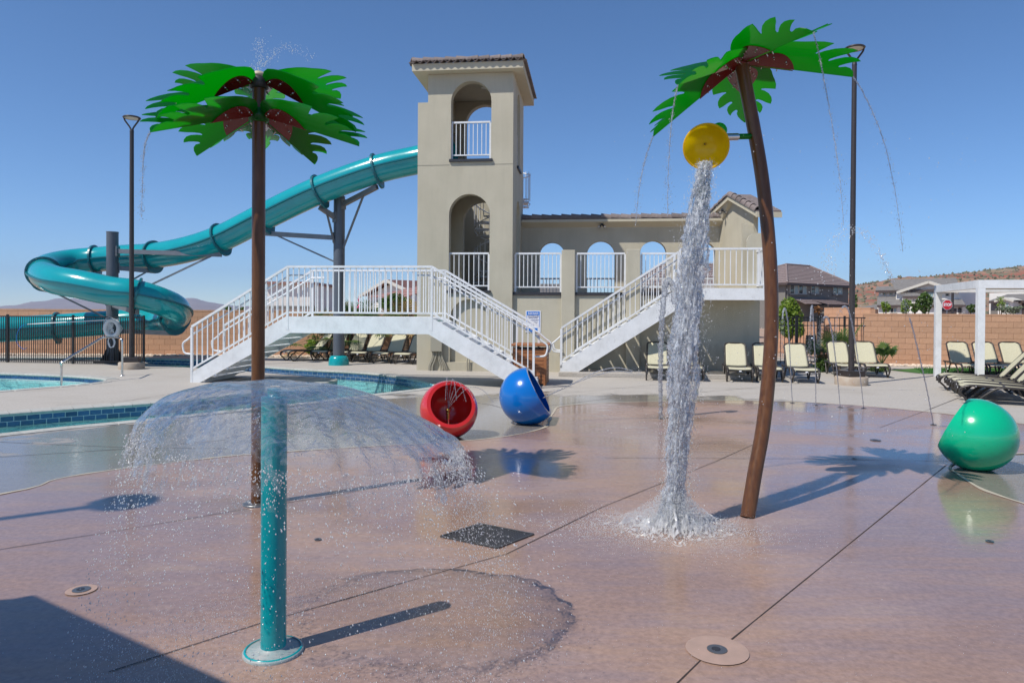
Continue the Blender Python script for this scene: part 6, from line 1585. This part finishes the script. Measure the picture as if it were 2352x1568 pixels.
part('roof', mb, m_hroofb, t, kind='stuff')
mb = MB()
for a, b in ((R1,R2),(R1,E[0]),(R2,E[1]),(R2,E[2]),(R1,E[3])): mb.tube([a+up*.06,b+up*.06],.13,6)
part('ridge_caps', mb, m_hroofb, t, kind='stuff')
mb = MB(); fbox(mb,H1,(-ov,-ov,ze-.18),(H1.L+ov,D1+ov,ze+.04)); part('fascia', mb, m_fascia, t)
Z = lambda fr, x, y: fr.bl((2880+x*.1531)*.6125, (980+y*.1531)*.6125)
for (xa,ya,xb,yb,pn) in ((530,535,738,805,2),(745,538,945,805,2),(1050,555,1240,795,2),(1588,575,1818,812,2)):
    a = Z(H1,xa,ya); b = Z(H1,xb,yb); win(t,H1,a[0],b[0],b[1],a[1],sillm=m_hgrey,panes=pn)
a = Z(H1,1030,1035); b = Z(H1,1600,1045); c = Z(H1,880,905); d = Z(H1,1430,915)
mb = MB(); courses(mb,H1.w(a[0]-.2,-2.4,a[1]-.1),H1.w(b[0],-2.4,a[1]-.1),H1.w(d[0],-.01,c[1]),H1.w(c[0],-.01,c[1]),6); part('porch_roof', mb, m_hroofb, t, kind='stuff')
mb = MB(); fbox(mb,H1,(a[0]-.2,-2.35,a[1]-.35),(b[0],-2.2,a[1]-.12)); part('porch_fascia', mb, m_fascia, t)
mb = MB(); fbox(mb,H1,(a[0]+.2,-2.0,-1),(Z(H1,1490,1100)[0],-.01,a[1]-.2)); part('porch', mb, m_hgrey, t)
a2 = Z(H1,740,1050); b2 = Z(H1,955,1050); mb = MB(); courses(mb,H1.w(a2[0]-1.5,-1.8,a2[1]),H1.w(b2[0],-1.8,a2[1]),H1.w(b2[0]-.4,-.01,a2[1]+.75),H1.w(a2[0]-1.5,-.01,a2[1]+.75),4); part('porch_roof', mb, m_hroofb, t, kind='stuff')
mb = MB(); mb.tube([H1.w(0.25,-.1,ze-.2),H1.w(.25,-.1,-1)],.06,6); part('downspout', mb, m_hgrey, t)
# white and grey house on the right
Zc = lambda x, y: ((3240+x*.2551)*.6125, (1000+y*.2551)*.6125)
H2 = FR(2015,80,2215,74)
t = thing('white_house', 'white stucco house with grey tiled roofs and gable beyond the right wall', 'house', H2.A)
def hb(fr, x0,y0,x1,y1, v0, v1, mat, name, tt, zb=None):
    a = fr.bl(*Zc(x0,y0),v0); b = fr.bl(*Zc(x1,y1),v0); mb = MB(); fbox(mb,fr,(a[0],v0,b[1] if zb is None else zb),(b[0],v1,a[1])); return part(name, mb, mat, tt)
hb(H2,470,345,1395,480,0,8,m_hwhite,'upper_wall',t,-1); hb(H2,215,350,455,450,1.2,7,m_hwhite,'wing_wall',t,-1)
hb(H2,200,560,1445,690,-1.6,-.01,m_hwhite,'lower_wall',t,-1)
def hr(fr, x0,y0,x1,y1,xt0,yt0,xt1,v0,v1,n,tt,mat=None):
    a = fr.bl(*Zc(x0,y0),v0); b = fr.bl(*Zc(x1,y1),v0); c = fr.bl(*Zc(xt1,yt0),v1); d = fr.bl(*Zc(xt0,yt0),v1)
    mb = MB(); courses(mb,fr.w(a[0],v0,a[1]),fr.w(b[0],v0,a[1]),fr.w(c[0],v1,d[1]),fr.w(d[0],v1,d[1]),n,.05); part('roof', mb, mat or m_hroofg, tt, kind='stuff')
    mb = MB(); fbox(mb,fr,(a[0],v0-.02,a[1]-.22),(b[0],v0+.12,a[1]-.01)); part('fascia', mb, m_fascia, tt)
hr(H2,450,345,1430,345,400,190,1350,-.5,4.5,9,t); hr(H2,170,350,460,350,185,292,445,.6,4,4,t); hr(H2,192,566,545,566,195,440,535,-2.0,1.1,6,t); hr(H2,930,562,1495,562,1000,483,1440,-2.0,-.02,5,t); hr(H2,555,432,880,432,680,378,745,-2.2,-.03,4,t)
hb(H2,565,440,850,690,-1.9,-1.61,m_hwhite,'entry_wall',t,-1)
# front gable: wall triangle and white rake boards
ga_, gm_, gb_ = H2.bl(*Zc(500,385),-.3), H2.bl(*Zc(965,232),-.3), H2.bl(*Zc(1400,375),-.3)
mb = MB(); mb.slab([[(ga_[0],ga_[1]),(gb_[0],gb_[1]),(gm_[0],gm_[1])]], lambda a,b,c:H2.w(a,-.3+c,b), .28); part('gable_wall', mb, m_hwhite, t)
mb = MB(); 
for p, q_ in ((ga_,gm_),(gb_,gm_)): mb.bar(H2.w(p[0],-.75,p[1]), H2.w(q_[0],-.75,q_[1]), .12, .22); mb.bar(H2.w(p[0],-.3,p[1]+.14), H2.w(q_[0],-.3,q_[1]+.14), 1.0, .06)
part('rake_boards', mb, m_htrim, t, kind='stuff')
for (xa,ya,xb,yb,pn,v) in ((885,335,1030,450,2,-.31),(280,380,325,420,1,1.19),(375,380,420,420,1,1.19),(1195,388,1258,435,1,-.01),(385,600,485,680,2,-1.61),(722,475,738,520,1,-1.91)):
    a = H2.bl(*Zc(xa,ya),v); b = H2.bl(*Zc(xb,yb),v); win(t,H2,a[0],b[0],b[1],a[1],v=v,panes=pn)
hb(H2,1112,612,1358,692,-1.66,-1.61,m_fascia,'garage_door',t,-1)
a = H2.bl(*Zc(1408,640),-1.7); mb = MB(); mb.cbox(H2.w(a[0],-1.72,a[1]),(.25,.2,.5)); part('wall_lamp', mb, m_dark, t)
H3 = FR(2268,70,2420,64)
t = thing('right_house', 'grey-roofed white house seen behind the near pergola post', 'house', H3.A)
hb(H3,1842,388,2700,510,3,9,m_hwhite,'upper_wall',t,-1); hb(H3,1862,505,2700,690,-.0,2.9,m_hgrey,'lower_wall',t,-1); hb(H3,1970,515,2190,690,-1.2,-.01,m_hwhite,'bay_wall',t,-1)
hr(H3,1835,505,2720,505,2130,400,2720,-.5,3.2,6,t)
ga_, gm_, gb_ = H3.bl(*Zc(1940,512),-1.3), H3.bl(*Zc(2080,468),-1.3), H3.bl(*Zc(2225,508),-1.3)
mb = MB(); mb.slab([[(ga_[0],ga_[1]),(gb_[0],gb_[1]),(gm_[0],gm_[1])]], lambda a,b,c:H3.w(a,-1.3+c,b), .1); part('gable_wall', mb, m_hwhite, t)
mb = MB()
for p, q_ in ((ga_,gm_),(gb_,gm_)): mb.bar(H3.w(p[0],-1.5,p[1]), H3.w(q_[0],-1.5,q_[1]), .1, .16); mb.bar(H3.w(p[0],-.9,p[1]+.1), H3.w(q_[0],-.9,q_[1]+.1), 1.2, .05)
part('rake_boards', mb, m_htrim, t, kind='stuff')
a = H3.bl(*Zc(2025,530),-1.21); b = H3.bl(*Zc(2135,640),-1.21); win(t,H3,a[0],b[0],b[1],a[1],v=-1.21,panes=2)
hb(H3,2305,530,2700,690,-.06,-.01,m_fascia,'garage_door',t,-1)
# low far roofs between the houses
H6 = FR(1962,95,2012,92); t = thing('low_house', 'low grey-roofed house far back between the two bigger houses', 'house', H6.A)
a = H6.bl(1965,712); b = H6.bl(2012,712); mb = MB(); fbox(mb,H6,(a[0],0,-1),(b[0],5,a[1])); part('walls', mb, m_hgrey, t)
c = H6.bl(1978,699,3); mb = MB(); courses(mb,H6.w(a[0]-.5,-.5,a[1]),H6.w(b[0]+.5,-.5,a[1]),H6.w(b[0],3,c[1]),H6.w(a[0]+1,3,c[1]),5); part('roof', mb, m_hroofg, t, kind='stuff')
# red tiled house behind the bridge
H0 = FR(842,52,960,46)
t = thing('red_roofed_house', 'white house with red tiled gable roof behind the footbridge', 'house', H0.A)
ea = H0.bl(840,680); ap_ = H0.bl(902,643); er = (2*ap_[0]-ea[0], ea[1])
mb = MB(); mb.slab([[(ea[0]+.3,-1),(er[0]-.3,-1),(er[0]-.3,ea[1]),(ap_[0],ap_[1]-.2),(ea[0]+.3,ea[1])]], lambda a,b,c:H0.w(a,c,b), 10); part('walls', mb, m_hwhite, t)
mb = MB(); courses(mb,H0.w(ea[0],-.5,ea[1]),H0.w(ea[0],11,ea[1]),H0.w(ap_[0],11,ap_[1]),H0.w(ap_[0],-.5,ap_[1]),12); courses(mb,H0.w(er[0],-.5,er[1]),H0.w(er[0],11,er[1]),H0.w(ap_[0],11,ap_[1]),H0.w(ap_[0],-.5,ap_[1]),12); part('roof', mb, m_hroofr, t, kind='stuff')
mb = MB(); mb.bar(H0.w(ea[0],-.55,ea[1]-.05),H0.w(ap_[0],-.55,ap_[1]-.05),.08,.2); mb.bar(H0.w(er[0],-.55,er[1]-.05),H0.w(ap_[0],-.55,ap_[1]-.05),.08,.2); part('rake_boards', mb, m_htrim, t, kind='stuff')
pa = H0.bl(885,668,-3); pb_ = H0.bl(958,670,-3)
mb = MB(); courses(mb,H0.w(pa[0],-4,pa[1]-.4),H0.w(pb_[0],-4,pb_[1]-.4),H0.w(pb_[0],-.02,pa[1]+.5),H0.w(pa[0]+.6,-.02,pa[1]+.5),6); part('porch_roof', mb, m_hroofr, t, kind='stuff')
mb = MB(); fbox(mb,H0,(pa[0]+.4,-3.4,-1),(pb_[0],-.02,pa[1]-.35)); part('porch', mb, m_hwhite, t)
H7 = FR(618,50,712,50); t = thing('beige_house', 'plain pale house end glimpsed through the left bridge railing', 'house', H7.A)
a = H7.bl(614,652); b = H7.bl(712,722); mb = MB(); fbox(mb,H7,(a[0],0,-1),(b[0],8,a[1])); part('walls', mb, m_hwhite, t)
mb = MB(); fbox(mb,H7,(a[0]-.3,-.4,a[1]),(b[0]+.3,8,a[1]+.16)); part('eave', mb, m_hroofr, t)
mb = MB(); fbox(mb,H7,(a[0]-.1,-.1,a[1]-1.75),(b[0]+.1,-.005,a[1]-1.55)); part('belt_course', mb, m_hgrey, t)
# roofs seen through the arcade
def far_roof(name, label, pxa, pxb, Y, ye, yr, x0, x1, mat):
    fr = FR(pxa,Y,pxb,Y); tt = thing(name, label, 'house', fr.A); ze = fr.bl((pxa+pxb)/2,ye)[1]; zr = fr.bl((pxa+pxb)/2,yr,4)[1]
    mb = MB(); fbox(mb,fr,(.4,.4,-1),(fr.L-.4,8,ze)); part('walls', mb, m_hgrey, tt)
    r1 = fr.bl(x0,yr,4)[0]; r2 = fr.bl(x1,yr,4)[0]
    E = [fr.w(0,0,ze),fr.w(fr.L,0,ze),fr.w(fr.L,8.4,ze),fr.w(0,8.4,ze)]; A_, B_ = fr.w(r1,4.2,zr), fr.w(r2,4.2,zr); mb = MB(); courses(mb,E[0],E[1],B_,A_,9); courses(mb,E[1],E[2],B_,B_,9); courses(mb,E[3],E[0],A_,A_,9); courses(mb,E[2],E[3],A_,B_,9)
    part('roof', mb, mat, tt, kind='stuff'); mb = MB(); fbox(mb,fr,(0,0,ze-.2),(fr.L,8.4,ze-.01)); part('fascia', mb, m_htrim, tt)
far_roof('far_house','dark grey gabled house seen through the first arcade arch',1212,1302,45,680,652,1220,1286,m_hroofg)
far_roof('far_house','brown-roofed house seen through the arches beside the waterfall',1462,1720,48,655,604,1530,1650,m_hroofb)
# stop sign and street pole
st = AT(2176,700,46); t = thing('stop_sign', 'red octagonal STOP sign beyond the wall inside the pergola opening', 'stop sign', (st.x,st.y,0))
R_ = 11.3*46/FPX
mb = MB(); mb.add([st+Vector((math.cos(PI/8+k*PI/4)*R_*1.07,-.0,math.sin(PI/8+k*PI/4)*R_*1.07)) for k in range(8)]+[st+Vector((math.cos(PI/8+k*PI/4)*R_*1.07,.02,math.sin(PI/8+k*PI/4)*R_*1.07)) for k in range(8)],[tuple(range(8)),tuple(range(8,16))[::-1]]+[(k,(k+1)%8,8+(k+1)%8,8+k) for k in range(8)]); part('plate', mb, m_signwhite, t)
mb = MB(); mb.add([st+Vector((math.cos(PI/8+k*PI/4)*R_,-.006,math.sin(PI/8+k*PI/4)*R_)) for k in range(8)],[tuple(range(8))]); part('face', mb, m_stopred, t)
inst('lettering', text_mesh('STOP', R_*.80, m_signwhite, 'lettering', .012), t, st+Vector((0,-.012,0)), (PI/2,0,0), (.82,1,1))
mb = MB(); mb.box((st.x-.03,st.y+.021,0),(st.x+.03,st.y+.08,st.z+R_*.9)); part('post', mb, m_gal, t)
q = AT(2188,690,47); mb = MB(); mb.tube([(q.x,q.y,0),(q.x,q.y,EYE+(721-660)*47/FPX)],.08,8)
t = thing('street_pole', 'dark street lamp pole standing right beside the stop sign', 'street pole', (q.x,q.y,0)); part('pole', mb, m_bronze, t)

# ------------------------------------------------------------------ hills
def interp(P, x):
    for (a, b), (c, d) in zip(P, P[1:]):
        if a <= x <= c: return b+(d-b)*(x-a)/(c-a)
    return P[0][1] if x < P[0][0] else P[-1][1]
def hill(name, prof, Y0, Y1, mat, nx, ny, px0, px1, rough, ridge_at=.8, label=None):
    mb = MB(); vs = []
    for j in range(ny+1):
        f = j/ny; Y = Y0+(Y1-Y0)*f
        for i in range(nx+1):
            px = px0+(px1-px0)*i/nx; Yc = Y0+(Y1-Y0)*ridge_at; zc = EYE+(716+(px-CW/2)*.0061-interp(prof,px))*Yc/FPX
            x = (px-CW/2)/FPX*Yc*(.75+.25*f/ridge_at)
            s = f/ridge_at; h = zc*(smoothstep(0,1,s) if s <= 1 else 1-.5*(s-1)/(1/ridge_at-1))
            h += rough*noise.fractal(Vector((x/60,Y/60,0)),.8,2.1,5)*min(1,s*2)*(1 if abs(s-1) > .12 else .35)
            h += rough*.5*abs(noise.noise(Vector((x/18,Y/40,3))))*-min(1,s*2)
            vs.append((x,Y,h-1.2*(1-min(1,s*3))))
    mb.add(vs, [(j*(nx+1)+i,j*(nx+1)+i+1,(j+1)*(nx+1)+i+1,(j+1)*(nx+1)+i) for j in range(ny) for i in range(nx)], True)
    return part(name, mb, mat, kind='structure', fix=False)
m_mtn = M('mountain_rock', (.24,.19,.18), 1, col2=(.31,.26,.24), vs=.004)
def redhill_mat():
    m = M('red_hill_soil', (.38,.13,.07), .95); n = m.node_tree.nodes; L = m.node_tree.links; b = n['Principled BSDF']
    tc = n.new('ShaderNodeTexCoord')
    def nz(s, st=(1,1,1), d=5):
        mp = n.new('ShaderNodeMapping'); mp.inputs['Scale'].default_value = st; t = n.new('ShaderNodeTexNoise'); t.inputs['Scale'].default_value = s; t.inputs['Detail'].default_value = d; L.new(tc.outputs['Object'],mp.inputs[0]); L.new(mp.outputs[0],t.inputs['Vector']); return t
    a = nz(.02,(1,.4,5)); r = n.new('ShaderNodeValToRGB'); e = r.color_ramp.elements; e[0].position = .36; e[0].color = (.34,.24,.15,1); e[1].position = .6; e[1].color = (.31,.088,.045,1); L.new(a.outputs['Fac'],r.inputs[0])
    s = nz(.22,(1,1,1),6); r2 = n.new('ShaderNodeValToRGB'); r2.color_ramp.elements[0].position = .50; r2.color_ramp.elements[1].position = .56; L.new(s.outputs['Fac'],r2.inputs[0])
    mx = n.new('ShaderNodeMix'); mx.data_type = 'RGBA'; mx.inputs[7].default_value = (.16,.15,.085,1); L.new(r2.outputs[0],mx.inputs[0]); L.new(r.outputs[0],mx.inputs[6]); L.new(mx.outputs[2],b.inputs['Base Color']); return m
hill('mountains', [(-400,700),(0,707),(52,700),(91,692.6),(140,688),(182,684.5),(234,687),(300,694),(360,690),(411,684.5),(453,687),(495,696.5),(547,703),(640,709),(1100,712)], 2300, 3600, m_mtn, 160, 26, -500, 1300, 9, .75)
RHP = [(1700,690),(1900,664),(1960,654),(1994,649),(2047,646),(2102,641.4),(2137,636),(2188,630),(2250,622),(2297,616),(2352,610),(2500,594),(2900,560)]
rh = hill('red_hill', RHP, 170, 620, redhill_mat(), 260, 90, 1650, 2950, 3.5, .85)
rg = random.Random(8); mb = MB(); RV = [v.co for v in rh.data.vertices]
for k in range(4200):
    v = RV[rg.randrange(len(RV))]; 
    if v.x < 60: continue
    r = rg.uniform(.5,1.3); mb.octa((v.x+rg.gauss(0,2), v.y+rg.gauss(0,2), v.z+.3), r)
solo('hill_scrub', mb, M('scrub_leaf',(.12,.12,.07),.9,col2=(.17,.16,.09),vs=.2), 'dotted desert scrub on the red hillside', 'scrub', kind='stuff', fix=False)
# ------------------------------------------------------------------ haze over the distance
hz_on = True
if hz_on:
    mb = MB(); mb.box((-3300,-700,-4),(3300,4600,260)); m, n, L, out = nodes_mat('thin_air')
    pv = n.new('ShaderNodeVolumePrincipled'); pv.inputs['Density'].default_value = .00016; pv.inputs['Color'].default_value = (.5,.68,1,1); pv.inputs['Anisotropy'].default_value = .2
    L.new(pv.outputs[0], out.inputs['Volume']); solo('haze', mb, m, 'thin pale haze in the air over the distance', 'haze', kind='stuff')
